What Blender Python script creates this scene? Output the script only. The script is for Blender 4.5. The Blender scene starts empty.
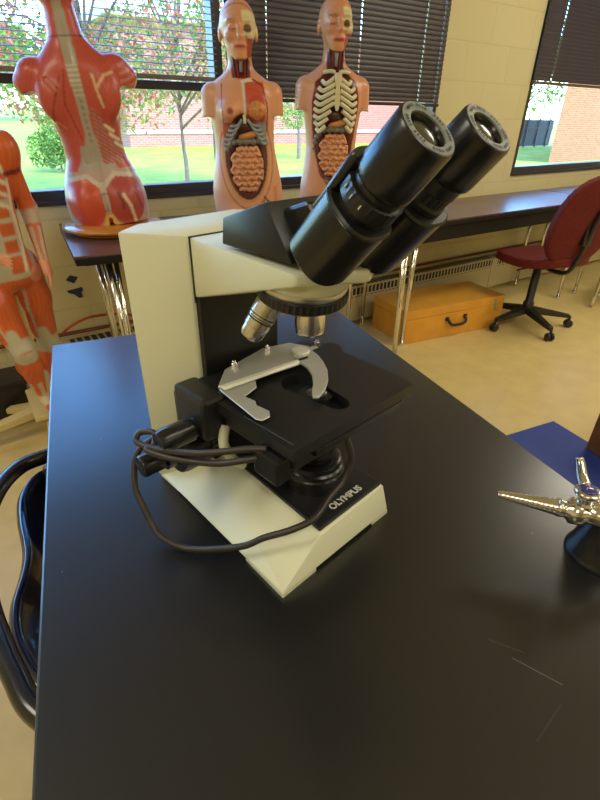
import bpy, bmesh, math, random
import numpy as np
from mathutils import Vector, Matrix
random.seed(7); np.random.seed(7)
PI = math.pi
sc = bpy.context.scene
col = sc.collection

# ---------------------------------------------------------------- camera
cd = bpy.data.cameras.new('camera'); cam = bpy.data.objects.new('camera', cd); col.objects.link(cam)
cd.sensor_fit = 'VERTICAL'; cd.sensor_height = 36.0; cd.lens = 480.0/800*36; cd.clip_start = .01; cd.clip_end = 400
pitch, roll, head = math.radians(30.88), math.radians(1.04), math.radians(90-55.69)
fw = Vector((math.sin(head)*math.cos(pitch), math.cos(head)*math.cos(pitch), -math.sin(pitch)))
r0 = Vector((math.cos(head), -math.sin(head), 0)); u0 = r0.cross(fw)
rt = r0*math.cos(roll)+u0*math.sin(roll); up = -r0*math.sin(roll)+u0*math.cos(roll)
mw = Matrix((rt, up, -fw)).transposed().to_4x4(); mw.translation = (0, 0, 1.235)
cam.matrix_world = mw
sc.camera = cam

# ---------------------------------------------------------------- world, sun, lamps, exposure
w = bpy.data.worlds.new('world'); sc.world = w; w.use_nodes = True
nt = w.node_tree; bgn = nt.nodes['Background']
sky = nt.nodes.new('ShaderNodeTexSky'); sky.sky_type = 'NISHITA'; sky.sun_disc = False
sky.sun_elevation = math.radians(50); sky.sun_rotation = math.radians(160); sky.air_density = 1.5; sky.dust_density = .6
tint = nt.nodes.new('ShaderNodeMix'); tint.data_type = 'RGBA'; tint.blend_type = 'MULTIPLY'; tint.inputs['Factor'].default_value = 1; tint.inputs['B'].default_value = (.50, .84, 1.30, 1)
nt.links.new(sky.outputs[0], tint.inputs['A']); nt.links.new(tint.outputs['Result'], bgn.inputs[0]); bgn.inputs[1].default_value = 1.65
sd = bpy.data.lights.new('sun', 'SUN'); sun = bpy.data.objects.new('sun', sd); col.objects.link(sun)
sd.energy = 6.0; sd.color = (1, .92, .78); sd.angle = .01
sun.rotation_euler = Vector((-.25, 1.0, -1.15)).to_track_quat('-Z', 'Y').to_euler()
def area(name, loc, sx, sy, e, c, rot=(0, 0, 0)):
    l = bpy.data.lights.new(name, 'AREA'); l.shape = 'RECTANGLE'; l.size = sx; l.size_y = sy; l.energy = e; l.color = c
    o = bpy.data.objects.new(name, l); col.objects.link(o); o.location = loc; o.rotation_euler = rot; return o
WARM = (1, .93, .76)
for i, (x, y) in enumerate([(-1.6, -.9), (.9, -.9), (3.4, -.9), (-1.6, 1.1), (3.4, 1.0), (.9, -3.2), (5.6, .2), (3.4, -3.2)]):
    area('ceiling_lamp_light', (x, y, 2.66), 1.15, .55, (25 if x > 2 else 16 if x > 0 else 24), WARM)
sc.view_settings.view_transform = 'Standard'; sc.view_settings.look = 'None'
sc.view_settings.exposure = 0.0; sc.view_settings.gamma = 1.0; sc.view_settings.use_curve_mapping = False

# ---------------------------------------------------------------- materials
def S(c): return tuple(((v/255)/12.92 if v/255 <= .04045 else ((v/255+.055)/1.055)**2.4) for v in c)
def mat(name, c, rough=.5, metal=0, spec=.5, coat=0, noise=0, nscale=20, bump=0, bscale=200, alpha=None):
    m = bpy.data.materials.new(name); m.use_nodes = True; t = m.node_tree; b = t.nodes['Principled BSDF']
    b.inputs['Base Color'].default_value = (*c, 1); b.inputs['Roughness'].default_value = rough
    b.inputs['Metallic'].default_value = metal; b.inputs['Specular IOR Level'].default_value = spec
    b.inputs['Coat Weight'].default_value = coat
    tc = t.nodes.new('ShaderNodeTexCoord')
    if noise:
        n = t.nodes.new('ShaderNodeTexNoise'); n.inputs['Scale'].default_value = nscale; n.inputs['Detail'].default_value = 5
        t.links.new(tc.outputs['Object'], n.inputs[0])
        r = t.nodes.new('ShaderNodeValToRGB'); r.color_ramp.elements[0].position = .3; r.color_ramp.elements[1].position = .7
        r.color_ramp.elements[0].color = (*[v*(1-noise) for v in c], 1); r.color_ramp.elements[1].color = (*[min(1, v*(1+noise)) for v in c], 1)
        t.links.new(n.outputs[0], r.inputs[0]); t.links.new(r.outputs[0], b.inputs['Base Color'])
    if bump:
        n2 = t.nodes.new('ShaderNodeTexNoise'); n2.inputs['Scale'].default_value = bscale; n2.inputs['Detail'].default_value = 3
        bp = t.nodes.new('ShaderNodeBump'); bp.inputs['Strength'].default_value = bump; bp.inputs['Distance'].default_value = .002
        t.links.new(tc.outputs['Object'], n2.inputs[0]); t.links.new(n2.outputs[0], bp.inputs['Height']); t.links.new(bp.outputs[0], b.inputs['Normal'])
    return m
def painted(name, rough=.35):
    m = mat(name, (.5, .5, .5), rough); t = m.node_tree; a = t.nodes.new('ShaderNodeVertexColor'); a.layer_name = 'Col'
    t.links.new(a.outputs[0], t.nodes['Principled BSDF'].inputs['Base Color']); return m
def brickmat(name, c1, c2, mortar, bw, bh, ms, rough=.8, noise=True, bump=.3, yz=False):
    m = mat(name, c1, rough); t = m.node_tree; b = t.nodes['Principled BSDF']
    g = t.nodes.new('ShaderNodeNewGeometry'); sx = t.nodes.new('ShaderNodeSeparateXYZ'); cx = t.nodes.new('ShaderNodeCombineXYZ')
    t.links.new(g.outputs['Position'], sx.inputs[0]); t.links.new(sx.outputs[1 if yz else 0], cx.inputs[0]); t.links.new(sx.outputs[2], cx.inputs[1])
    k = t.nodes.new('ShaderNodeTexBrick'); k.inputs['Scale'].default_value = 1; k.inputs['Brick Width'].default_value = bw; k.inputs['Row Height'].default_value = bh
    k.inputs['Mortar Size'].default_value = ms; k.inputs['Mortar Smooth'].default_value = .3; k.inputs['Bias'].default_value = 0
    k.inputs['Color1'].default_value = (*c1, 1); k.inputs['Color2'].default_value = (*c2, 1); k.inputs['Mortar'].default_value = (*mortar, 1)
    t.links.new(cx.outputs[0], k.inputs[0]); t.links.new(k.outputs[0], b.inputs['Base Color'])
    bp = t.nodes.new('ShaderNodeBump'); bp.inputs['Strength'].default_value = bump; bp.inputs['Distance'].default_value = .003; bp.invert = True
    t.links.new(k.outputs[1], bp.inputs['Height']); t.links.new(bp.outputs[0], b.inputs['Normal'])
    return m
M = {}
M['wall'] = brickmat('painted_block', S((214, 203, 157)), S((210, 199, 152)), S((206, 194, 147)), .41, .203, .005, .55)
M['wallyz'] = brickmat('painted_block_side', S((214, 203, 157)), S((210, 199, 152)), S((206, 194, 147)), .41, .203, .005, .55, yz=True)
M['brick'] = brickmat('red_brick', S((176, 104, 82)), S((160, 90, 70)), S((176, 140, 120)), .3, .1, .012, .9)
M['brick_tan'] = brickmat('tan_brick', S((146, 88, 48)), S((128, 72, 36)), S((146, 108, 70)), .24, .075, .012, .9)
M['floor'] = mat('vinyl_floor', S((212, 188, 124)), .38, noise=.07, nscale=9)
M['ceil'] = mat('ceiling_tile', S((225, 220, 205)), .9, noise=.03)
M['frame'] = mat('window_bronze', S((44, 36, 44)), .3, .0, .6)
M['blind'] = mat('blind_brown', S((58, 42, 38)), .4)
M['blindrail'] = mat('blind_rail', S((105, 68, 44)), .4)
M['blindlight'] = mat('blind_light', S((120, 112, 114)), .45)
M['cord'] = mat('blind_cord', S((150, 140, 130)), .7)
M['cream'] = mat('scope_cream', S((218, 219, 190)), .42, bump=.05, bscale=900)
M['black'] = mat('scope_black', (.012, .012, .013), .38, bump=.08, bscale=900)
M['blacksat'] = mat('scope_black_satin', (.010, .010, .011), .26)
M['blackmat'] = mat('scope_black_matte', (.006, .006, .007), .5)
M['grey'] = mat('eyepiece_ring_grey', S((118, 122, 116)), .5)
M['dgrey'] = mat('marking_grey', S((48, 50, 46)), .5)
M['lens'] = mat('lens_glass', (.06, .058, .04), .16, spec=.6)
M['chrome'] = mat('chrome', (.78, .77, .74), .14, 1)
M['satin'] = mat('satin_chrome', (.70, .67, .62), .27, 1)
M['steel'] = mat('brushed_steel', (.62, .60, .56), .34, 1)
M['silver'] = mat('satin_silver', (.60, .60, .54), .45, .6)
M['alu'] = mat('aluminium_strip', (.84, .84, .76), .42, .3)
M['cable'] = mat('cable_rubber', S((52, 46, 42)), .42)
M['white'] = mat('white_lettering', S((205, 205, 198)), .5)
M['redline'] = mat('red_line', S((150, 45, 35)), .5)
M['wood'] = mat('varnished_base', S((196, 128, 52)), .25, noise=.2, nscale=14, coat=.4)
M['walnut'] = mat('walnut_laminate', S((98, 66, 58)), .3, noise=.15, nscale=10)
M['tableedge'] = mat('table_edge_black', (.010, .008, .008), .55, spec=.25)
M['box'] = mat('orange_varnished_box', S((222, 158, 56)), .3, noise=.10, nscale=7, coat=.3)
M['fabric'] = mat('red_fabric', S((104, 26, 22)), .85, noise=.15, nscale=60, bump=.3, bscale=500)
M['plastic'] = mat('black_plastic', (.018, .017, .018), .35)
M['bluechair'] = mat('navy_plastic', S((16, 28, 62)), .22, coat=.4)
M['tube'] = mat('black_tube', (.014, .013, .014), .25, coat=.3)
M['mat'] = mat('blue_mat', S((42, 62, 138)), .55, noise=.08, nscale=12)
M['brown'] = mat('brown_wood', S((120, 76, 30)), .5, noise=.35, nscale=14)
M['heater'] = mat('heater_cream', S((196, 182, 140)), .45)
M['grille'] = brickmat('heater_grille', (.02, .018, .015), (.03, .025, .02), S((196, 182, 140)), .034, .2, .0065, .5)
M['dark'] = mat('dark_slot', (.02, .018, .015), .7)
M['hose'] = mat('orange_cable', S((178, 72, 38)), .5)
M['redpipe'] = mat('red_brown_pipe', S((120, 60, 40)), .5)
M['tape'] = mat('blue_tape', S((24, 40, 84)), .5)
M['purple'] = mat('purple_enamel', S((60, 50, 130)), .15, coat=.6)
M['grass'] = mat('grass', S((142, 148, 24)), .9, noise=.3, nscale=1.3)
M['concrete'] = mat('concrete', S((214, 206, 196)), .8, noise=.05)
M['bark'] = mat('bark', S((126, 100, 84)), .9, noise=.3, nscale=12)
M['fence'] = mat('fence_dark', S((66, 70, 82)), .6)
M['skin'] = mat('skin_plastic', S((214, 150, 112)), .38)
M['intestine'] = mat('intestine_plastic', S((222, 158, 118)), .35, noise=.12, nscale=60)
M['colon'] = mat('colon_grey', S((118, 118, 108)), .4, noise=.2, nscale=60)
M['liver'] = mat('liver_maroon', S((74, 36, 32)), .3)
M['stomach'] = mat('stomach_tan', S((214, 146, 88)), .35)
M['bone'] = mat('bone_cream', S((226, 220, 186)), .4)
M['costal'] = mat('costal_blue', S((150, 160, 164)), .4)
M['vessel'] = mat('vessel_dark', S((60, 50, 66)), .4)
M['vesselred'] = mat('vessel_red', S((150, 40, 32)), .4)
M['paint'] = painted('hand_painted_plastic', .32)
M['ivory'] = mat('stand_ivory', S((208, 186, 124)), .45)

def leafmat(name, cols):
    m = mat(name, cols[0], .7); t = m.node_tree; b = t.nodes['Principled BSDF']
    g = t.nodes.new('ShaderNodeNewGeometry'); r = t.nodes.new('ShaderNodeValToRGB'); r.color_ramp.interpolation = 'CONSTANT'
    for i, c in enumerate(cols):
        e = r.color_ramp.elements[i] if i < 2 else r.color_ramp.elements.new(i/len(cols))
        e.position = i/len(cols); e.color = (*c, 1)
    t.links.new(g.outputs['Random Per Island'], r.inputs[0]); t.links.new(r.outputs[0], b.inputs['Base Color'])
    tr = t.nodes.new('ShaderNodeBsdfTranslucent'); t.links.new(r.outputs[0], tr.inputs[0])
    mx = t.nodes.new('ShaderNodeMixShader'); mx.inputs[0].default_value = .4
    out = t.nodes['Material Output']; t.links.new(b.outputs[0], mx.inputs[1]); t.links.new(tr.outputs[0], mx.inputs[2]); t.links.new(mx.outputs[0], out.inputs[0])
    return m
M['leaf_autumn'] = leafmat('leaves_autumn', [S((170, 108, 82)), S((186, 154, 66)), S((134, 148, 66)), S((176, 134, 110)), S((112, 130, 62)), S((196, 170, 110))])
M['leaf_red'] = leafmat('leaves_red', [S((184, 92, 64)), S((116, 146, 60)), S((190, 136, 76)), S((96, 130, 56)), S((174, 112, 96)), S((160, 160, 70))])
M['leaf_green'] = leafmat('leaves_green', [S((96, 136, 40)), S((130, 160, 60)), S((80, 118, 46)), S((156, 176, 80))])

# bench top: black resin with faint marks and two scratches
def benchmat():
    m = mat('black_resin_bench', (.011, .011, .012), .30, spec=.6, coat=.45); m.node_tree.nodes['Principled BSDF'].inputs['Coat Roughness'].default_value = .2; t = m.node_tree; b = t.nodes['Principled BSDF']
    g = t.nodes.new('ShaderNodeNewGeometry')
    n = t.nodes.new('ShaderNodeTexNoise'); n.inputs['Scale'].default_value = 5; n.inputs['Detail'].default_value = 6
    t.links.new(g.outputs['Position'], n.inputs[0])
    mr = t.nodes.new('ShaderNodeMapRange'); mr.inputs[3].default_value = .29; mr.inputs[4].default_value = .38
    t.links.new(n.outputs[0], mr.inputs[0]); t.links.new(mr.outputs[0], b.inputs['Roughness'])
    v = t.nodes.new('ShaderNodeTexVoronoi'); v.inputs['Scale'].default_value = 22; t.links.new(g.outputs['Position'], v.inputs[0])
    lt = t.nodes.new('ShaderNodeMath'); lt.operation = 'LESS_THAN'; lt.inputs[1].default_value = .022; t.links.new(v.outputs['Distance'], lt.inputs[0])
    acc = lt.outputs[0]
    def node(op, a, bb=None):
        q = t.nodes.new('ShaderNodeMath'); q.operation = op
        for i, z in enumerate((a, bb)):
            if z is None: continue
            if isinstance(z, (int, float)): q.inputs[i].default_value = z
            else: t.links.new(z, q.inputs[i])
        return q.outputs[0]
    sp = t.nodes.new('ShaderNodeSeparateXYZ'); t.links.new(g.outputs['Position'], sp.inputs[0])
    for (ax, ay, bx, by, wd, st) in SCR:
        L = math.hypot(bx-ax, by-ay); dx, dy = (bx-ax)/L, (by-ay)/L
        px = node('SUBTRACT', sp.outputs[0], ax); py = node('SUBTRACT', sp.outputs[1], ay)
        al = node('ADD', node('MULTIPLY', px, dx), node('MULTIPLY', py, dy))
        ac = node('ABSOLUTE', node('ADD', node('MULTIPLY', px, -dy), node('MULTIPLY', py, dx)))
        k = node('MULTIPLY', node('LESS_THAN', ac, wd), node('MULTIPLY', node('GREATER_THAN', al, 0), node('LESS_THAN', al, L)))
        acc = node('MAXIMUM', acc, node('MULTIPLY', k, st))
    mx = t.nodes.new('ShaderNodeMix'); mx.data_type = 'RGBA'; mx.inputs['A'].default_value = (.008, .008, .0085, 1); mx.inputs['B'].default_value = (.16, .15, .14, 1)
    t.links.new(node('MULTIPLY', acc, .8), mx.inputs['Factor']); t.links.new(mx.outputs['Result'], b.inputs['Base Color'])
    return m
SCR = [(.291, .095, .306, .058, .0004, 1), (.2875, .118, .304, .092, .0004, .35), (.25, .045, .29, .050, .0005, .2)]
M['bench'] = benchmat()

# ---------------------------------------------------------------- mesh helpers
def link(name, me, m=None, parent=None, smooth=False):
    o = bpy.data.objects.new(name, me); col.objects.link(o)
    if m: me.materials.append(M[m] if isinstance(m, str) else m)
    if parent: o.parent = parent
    if smooth: me.polygons.foreach_set('use_smooth', [True]*len(me.polygons))
    return o
def obj(name, bm, m, parent=None, smooth=False, angle=None):
    me = bpy.data.meshes.new(name); bmesh.ops.recalc_face_normals(bm, faces=bm.faces[:]); bm.to_mesh(me); bm.free()
    o = link(name, me, m, parent, smooth or angle is not None)
    if angle is not None: me.set_sharp_from_angle(angle=math.radians(angle))
    return o
def pyobj(name, V, Fc, m, parent=None, smooth=False, angle=None):
    me = bpy.data.meshes.new(name); me.from_pydata([tuple(v) for v in V], [], [tuple(f) for f in Fc]); me.update()
    o = link(name, me, m, parent, smooth or angle is not None)
    if angle is not None: me.set_sharp_from_angle(angle=math.radians(angle))
    return o
def empty(name, loc=(0, 0, 0), rz=0, label=None, cat=None, group=None):
    o = bpy.data.objects.new(name, None); col.objects.link(o); o.location = loc; o.rotation_euler = (0, 0, rz); o.empty_display_size = .05
    return tag(o, label, cat, group)
def tag(o, label=None, cat=None, group=None, kind=None):
    if label: o['label'] = label
    if cat: o['category'] = cat
    if group: o['group'] = group
    if kind: o['kind'] = kind
    return o
def bx(bm, x0, x1, y0, y1, z0, z1, bev=0, mt=None):
    r = bmesh.ops.create_cube(bm, size=1); vs = r['verts']
    for v in vs:
        v.co = Vector(((x0+x1)/2+v.co.x*(x1-x0), (y0+y1)/2+v.co.y*(y1-y0), (z0+z1)/2+v.co.z*(z1-z0)))
        if mt: v.co = mt @ v.co
    if bev:
        es = list({e for v in vs for e in v.link_edges}); bmesh.ops.bevel(bm, geom=es, offset=bev, segments=2, affect='EDGES', profile=.5)
    return vs
def prism(bm, pts, lo, hi, axis='z', bev=0, seg=2):
    def mk(p, h):
        if axis == 'z': return Vector((p[0], p[1], h))
        if axis == 'x': return Vector((h, p[0], p[1]))
        return Vector((p[0], h, p[1]))
    a = [bm.verts.new(mk(p, lo)) for p in pts]; b = [bm.verts.new(mk(p, hi)) for p in pts]; n = len(pts)
    fs = [bm.faces.new(a), bm.faces.new(b[::-1])]+[bm.faces.new((a[i], a[(i+1) % n], b[(i+1) % n], b[i])) for i in range(n)]
    bmesh.ops.recalc_face_normals(bm, faces=fs)
    if bev:
        es = list({e for f in fs for e in f.edges}); bmesh.ops.bevel(bm, geom=es, offset=bev, segments=seg, affect='EDGES', profile=.5)
def frame_of(d):
    d = Vector(d).normalized(); a = Vector((0, 0, 1)) if abs(d.z) < .9 else Vector((1, 0, 0))
    x = a.cross(d).normalized(); return x, d.cross(x), d
def smooth_path(P, n=8, closed=False):
    P = [Vector(p) for p in P]; N = len(P); out = []
    rng = N if closed else N-1
    for i in range(rng):
        g = (lambda k: P[k % N]) if closed else (lambda k: P[max(0, min(N-1, k))])
        p0, p1, p2, p3 = g(i-1), g(i), g(i+1), g(i+2)
        for j in range(n):
            t = j/n; out.append(.5*((2*p1)+(p2-p0)*t+(2*p0-5*p1+4*p2-p3)*t*t+(3*p1-p0-3*p2+p3)*t**3))
    if not closed: out.append(P[-1])
    return out
def tube(bm, P, r, seg=10, closed=False, caps=True):
    P = [Vector(p) for p in P]; n = len(P); R = r if isinstance(r, (list, tuple)) else [r]*n
    rings = []; prev = None
    for i in range(n):
        d = (P[(i+1) % n]-P[i-1]) if closed else (P[min(n-1, i+1)]-P[max(0, i-1)])
        if d.length < 1e-9: d = Vector((0, 0, 1))
        d.normalize()
        if prev is None: x = frame_of(d)[0]
        else:
            x = prev-d*prev.dot(d)
            x = x.normalized() if x.length > 1e-6 else frame_of(d)[0]
        prev = x; y = d.cross(x)
        rings.append([bm.verts.new(P[i]+R[i]*(math.cos(2*PI*k/seg)*x+math.sin(2*PI*k/seg)*y)) for k in range(seg)])
    for i in range(n if closed else n-1):
        a, b = rings[i], rings[(i+1) % n]
        for k in range(seg): bm.faces.new((a[k], a[(k+1) % seg], b[(k+1) % seg], b[k]))
    if caps and not closed: bm.faces.new(rings[0][::-1]); bm.faces.new(rings[-1])
def lathe(bm, prof, c, d=(0, 0, 1), seg=32, knurl=None, sx=1, sy=1, power=2):
    """prof: list of (r, h) along direction d from c"""
    x, y, d = frame_of(d); c = Vector(c); rings = []
    for j, (r, h) in enumerate(prof):
        if r < 1e-6: rings.append([bm.verts.new(c+d*h)]); continue
        ring = []
        for k in range(seg):
            a = 2*PI*k/seg; rr = r
            if knurl and j in knurl: rr = r*(1-.035*(k % 2))
            ca, sa = math.cos(a), math.sin(a)
            if power != 2: q = (abs(ca)**power+abs(sa)**power)**(-1/power); ca *= q; sa *= q
            ring.append(bm.verts.new(c+d*h+rr*(ca*x*sx+sa*y*sy)))
        rings.append(ring)
    for a, b in zip(rings, rings[1:]):
        if len(a) == 1 and len(b) == 1: continue
        if len(a) == 1:
            for k in range(seg): bm.faces.new((a[0], b[k], b[(k+1) % seg]))
        elif len(b) == 1:
            for k in range(seg): bm.faces.new((a[k], a[(k+1) % seg], b[0]))
        else:
            for k in range(seg): bm.faces.new((a[k], a[(k+1) % seg], b[(k+1) % seg], b[k]))
    if len(rings[0]) > 1: bm.faces.new(rings[0][::-1])
    if len(rings[-1]) > 1: bm.faces.new(rings[-1])
def cyl(bm, c, d, r, h0, h1, seg=32, bev=.0006):
    lathe(bm, [(r-bev, h0), (r, h0+bev), (r, h1-bev), (r-bev, h1)], c, d, seg)
def hull(bm, pts, bev=0, seg=2):
    vs = [bm.verts.new(p) for p in pts]; r = bmesh.ops.convex_hull(bm, input=vs)
    bmesh.ops.dissolve_limit(bm, angle_limit=.02, verts=bm.verts[:], edges=bm.edges[:])
    if bev: bmesh.ops.bevel(bm, geom=bm.edges[:], offset=bev, segments=seg, affect='EDGES', profile=.5)
B = bmesh.new

# ---------------------------------------------------------------- signed-distance body builder
def sdf_object(name, fn, lo, hi, h, paint, m, parent=None):
    xs = [np.arange(lo[i], hi[i]+h, h) for i in range(3)]
    X, Y, Z = np.meshgrid(*xs, indexing='ij'); D = fn(X, Y, Z)
    inside = D < 0; nx, ny, nz = D.shape
    c = np.zeros((nx-1, ny-1, nz-1), int)
    for dx in (0, 1):
        for dy in (0, 1):
            for dz in (0, 1): c += inside[dx:nx-1+dx, dy:ny-1+dy, dz:nz-1+dz]
    act = (c > 0) & (c < 8); idx = -np.ones(act.shape, int); A = np.argwhere(act); idx[act] = np.arange(len(A))
    pos = np.zeros((len(A), 3)); cnt = np.zeros(len(A)); I, J, K = A.T
    cor = [(a, b, cc) for a in (0, 1) for b in (0, 1) for cc in (0, 1)]
    for p in cor:
        for ax in range(3):
            if p[ax]: continue
            q = list(p); q[ax] = 1
            d0 = D[I+p[0], J+p[1], K+p[2]]; d1 = D[I+q[0], J+q[1], K+q[2]]
            k = (d0 < 0) != (d1 < 0); t = np.where(k, d0/np.where(k, d0-d1, 1), 0)
            w_ = np.array(p, float)[None, :].repeat(len(A), 0); w_[:, ax] += t
            pos[k] += w_[k]; cnt[k] += 1
    V = (A+pos/cnt[:, None])*h+np.array(lo)
    F = []
    def quads(ax):
        sl0 = [slice(None)]*3; sl1 = [slice(None)]*3; sl0[ax] = slice(0, -1); sl1[ax] = slice(1, None)
        a = inside[tuple(sl0)]; b = inside[tuple(sl1)]; E_ = np.argwhere(a != b); o1, o2 = [(1, 2), (2, 0), (0, 1)][ax]
        E_ = E_[(E_[:, o1] > 0) & (E_[:, o2] > 0) & (E_[:, o1] < D.shape[o1]-1) & (E_[:, o2] < D.shape[o2]-1)]
        def g(d1, d2):
            q = E_.copy(); q[:, o1] -= d1; q[:, o2] -= d2; return idx[q[:, 0], q[:, 1], q[:, 2]]
        Q = np.stack([g(1, 1), g(0, 1), g(0, 0), g(1, 0)], 1)
        fl = ~a[E_[:, 0], E_[:, 1], E_[:, 2]]; Q[fl] = Q[fl][:, ::-1]; F.append(Q)
    for ax in range(3): quads(ax)
    F = np.concatenate(F); F = F[(F >= 0).all(1)]
    me = bpy.data.meshes.new(name); me.from_pydata(V.tolist(), [], F.tolist()); me.update()
    if paint is not None:
        Nn = np.zeros(len(V)*3); me.vertices.foreach_get('normal', Nn); Nn = Nn.reshape(-1, 3)
        C = paint(V, Nn); E2 = np.concatenate([F[:, [0, 1]], F[:, [1, 2]], F[:, [2, 3]], F[:, [3, 0]]]); deg = np.bincount(E2.ravel(), minlength=len(V))[:, None]
        acc = np.zeros_like(C); np.add.at(acc, E2[:, 0], C[E2[:, 1]]); np.add.at(acc, E2[:, 1], C[E2[:, 0]]); C = .45*C+.55*acc/np.maximum(deg, 1)
        at = me.color_attributes.new('Col', 'FLOAT_COLOR', 'POINT')
        at.data.foreach_set('color', np.concatenate([C, np.ones((len(C), 1))], 1).ravel())
    return link(name, me, m, parent, True)
def smin(a, b, k=.02):
    h = np.clip(.5+.5*(b-a)/k, 0, 1); return b*(1-h)+a*h-k*h*(1-h)
def capd(X, Y, Z, a, b, ra, rb, ys=1.0):
    a = np.array(a, float); b = np.array(b, float); a[1] /= ys; b[1] /= ys; d = b-a; L = d@d
    px, py, pz = X-a[0], Y/ys-a[1], Z-a[2]
    t = np.clip((px*d[0]+py*d[1]+pz*d[2])/max(L, 1e-9), 0, 1)
    return np.sqrt((px-t*d[0])**2+(py-t*d[1])**2+(pz-t*d[2])**2)-(ra+(rb-ra)*t)
def elld(X, Y, Z, c, r):
    q = np.sqrt(((X-c[0])/r[0])**2+((Y-c[1])/r[1])**2+((Z-c[2])/r[2])**2); return (q-1)*min(r)
def segd(px, pz, a, b):
    dx, dz = b[0]-a[0], b[1]-a[1]; t = np.clip(((px-a[0])*dx+(pz-a[1])*dz)/(dx*dx+dz*dz+1e-12), 0, 1)
    return np.hypot(px-a[0]-t*dx, pz-a[1]-t*dz)
def lined(px, pz, P):
    return np.min([segd(px, pz, P[i], P[i+1]) for i in range(len(P)-1)], 0)
def interp(z, tab, j): t = np.array(tab); zz = np.linspace(t[0, 0], t[-1, 0], 400); v = np.interp(zz, t[:, 0], t[:, j]); k = np.ones(21)/21; v = np.convolve(np.pad(v, 10, 'edge'), k, 'valid'); return np.interp(z, zz, v)

# ================================================================ ROOM
YW = 2.45
XL, XR, YB, HC = -3.2, 7.0, -5.2, 2.75
o = B(); bx(o, XL-.2, XR+.2, YB-.2, YW+.2, -.12, 0); tag(obj('floor', o, 'floor'), kind='structure')
o = B(); bx(o, XL-.2, XR+.2, YB-.2, YW+.2, HC, HC+.12); tag(obj('ceiling', o, 'ceil'), kind='structure')
# window wall: openings  W1 x -1.6..2.66 z .895..2.45 ; W2 x 3.575..6.4 z .865..2.45
o = B()
WT = YW+.2
ops = [(-1.6, 2.665, .885, 2.25), (3.575, 6.4, .862, 2.25)]
for (a, b, z0, z1) in [(XL, -1.6, 0, HC), (2.665, 3.575, 0, HC), (6.4, XR, 0, HC)]: bx(o, a, b, YW, WT, z0, z1)
for (a, b, z0, z1) in ops: bx(o, a, b, YW, WT, 0, z0); bx(o, a, b, YW, WT, z1, HC)
tag(obj('wall_back', o, 'wall'), kind='structure')
o = B(); bx(o, XL-.2, XL, YB, YW+.2, 0, HC); tag(obj('wall_left', o, 'wallyz'), kind='structure')
o = B(); bx(o, XR, XR+.2, YB, YW+.2, 0, HC); tag(obj('wall_right', o, 'wallyz'), kind='structure')
o = B(); bx(o, XL-.2, XR+.2, YB-.2, YB, 0, HC); tag(obj('wall_front', o, 'wall'), kind='structure')
def window(n, a, b, z0, z1, muls, transoms):
    r = empty('window_%d' % n); tag(r, kind='structure')
    f = B(); y0, y1 = YW+.005, YW+.075; t = .045
    bx(f, a, b, y0, y1, z0, z0+t, .003); bx(f, a, b, y0, y1, z1-t, z1, .003)
    bx(f, a, a+t, y0, y1, z0+t, z1-t, .003); bx(f, b-t*.5, b, y0, y1, z0+t, z1-t, .003)
    bx(f, a-.0, b, YW-.012, YW+.02, z0-.014, z0+.004, .002)
    for m_ in muls: bx(f, m_-.022, m_+.022, y0, y1, z0+t, z1-t, .003)
    for (xa, xb, z) in transoms: bx(f, xa, xb, y0, y1, z-.016, z+.018, .003)
    obj('window_frame', f, 'frame', r)
    g = bpy.data.materials.get('window_glass')
    if not g:
        g = bpy.data.materials.new('window_glass'); g.use_nodes = True; tt = g.node_tree; tt.nodes.clear()
        ou = tt.nodes.new('ShaderNodeOutputMaterial'); tr = tt.nodes.new('ShaderNodeBsdfTransparent'); tr.inputs[0].default_value = (.97, .98, .98, 1)
        gl = tt.nodes.new('ShaderNodeBsdfGlossy'); gl.inputs['Roughness'].default_value = .02; mx = tt.nodes.new('ShaderNodeMixShader'); mx.inputs[0].default_value = .04
        tt.links.new(tr.outputs[0], mx.inputs[1]); tt.links.new(gl.outputs[0], mx.inputs[2]); tt.links.new(mx.outputs[0], ou.inputs[0])
    p = B(); bx(p, a+.02, b-.02, YW+.038, YW+.042, z0+.02, z1-.02); obj('glass_pane', p, g, r)
window(1, *ops[0], [-.2, 1.185], [(-1.6, 1.185, 1.33)])
window(2, *ops[1], [5.2], [])

def blind(name, a, b, z0, z1, pitch, width, tilt, m, label, cords, railm, slit=.004):
    r = empty('window_blind', ((a+b)/2, YW-.018, z0), 0, label, 'blind')
    cx = (a+b)/2
    s = B(); n = int((z1-z0-.04)/pitch); cut = sorted(c-cx for c in cords)
    xs = [a-cx]; 
    for c in cut: xs += [c-slit/2, c+slit/2]
    xs += [b-cx]
    ct, st = math.cos(tilt), math.sin(tilt); hw = width/2
    for i in range(n):
        z = .022+pitch*(i+.5)
        # each slat is a shallow arc; at the route holes it narrows to two thin bridges
        for k in range(len(xs)-1):
            hole = k % 2 == 1
            prof = [(-hw, 0), (-hw*.5, .0018), (0, .0024), (hw*.5, .0018), (hw, 0)]
            if hole: parts = [prof[:2], prof[3:]]
            else: parts = [prof]
            for pr in parts:
                for dz in (0,):
                    v = []
                    for x in (xs[k], xs[k+1]):
                        v.append([s.verts.new((x, u*ct-h_*st, z+u*st+h_*ct)) for u, h_ in pr])
                    for q in range(len(pr)-1): s.faces.new((v[0][q], v[1][q], v[1][q+1], v[0][q+1]))
    so = obj('slats', s, m, r, smooth=True)
    k = B(); bx(k, a-cx, b-cx, -.013, .013, 0, .017, .003); obj('bottom_rail', k, railm, r)
    k = B(); bx(k, a-cx, b-cx, -.025, .022, z1-z0-.035, z1-z0, .003); obj('head_rail', k, m, r)
    for c in cords:
        k = B(); tube(k, [(c-cx-.006, -.016, .01), (c-cx-.006, -.016, z1-z0-.02)], .0009, 6); obj('ladder_cord', k, 'cord', r)
    return r
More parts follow.
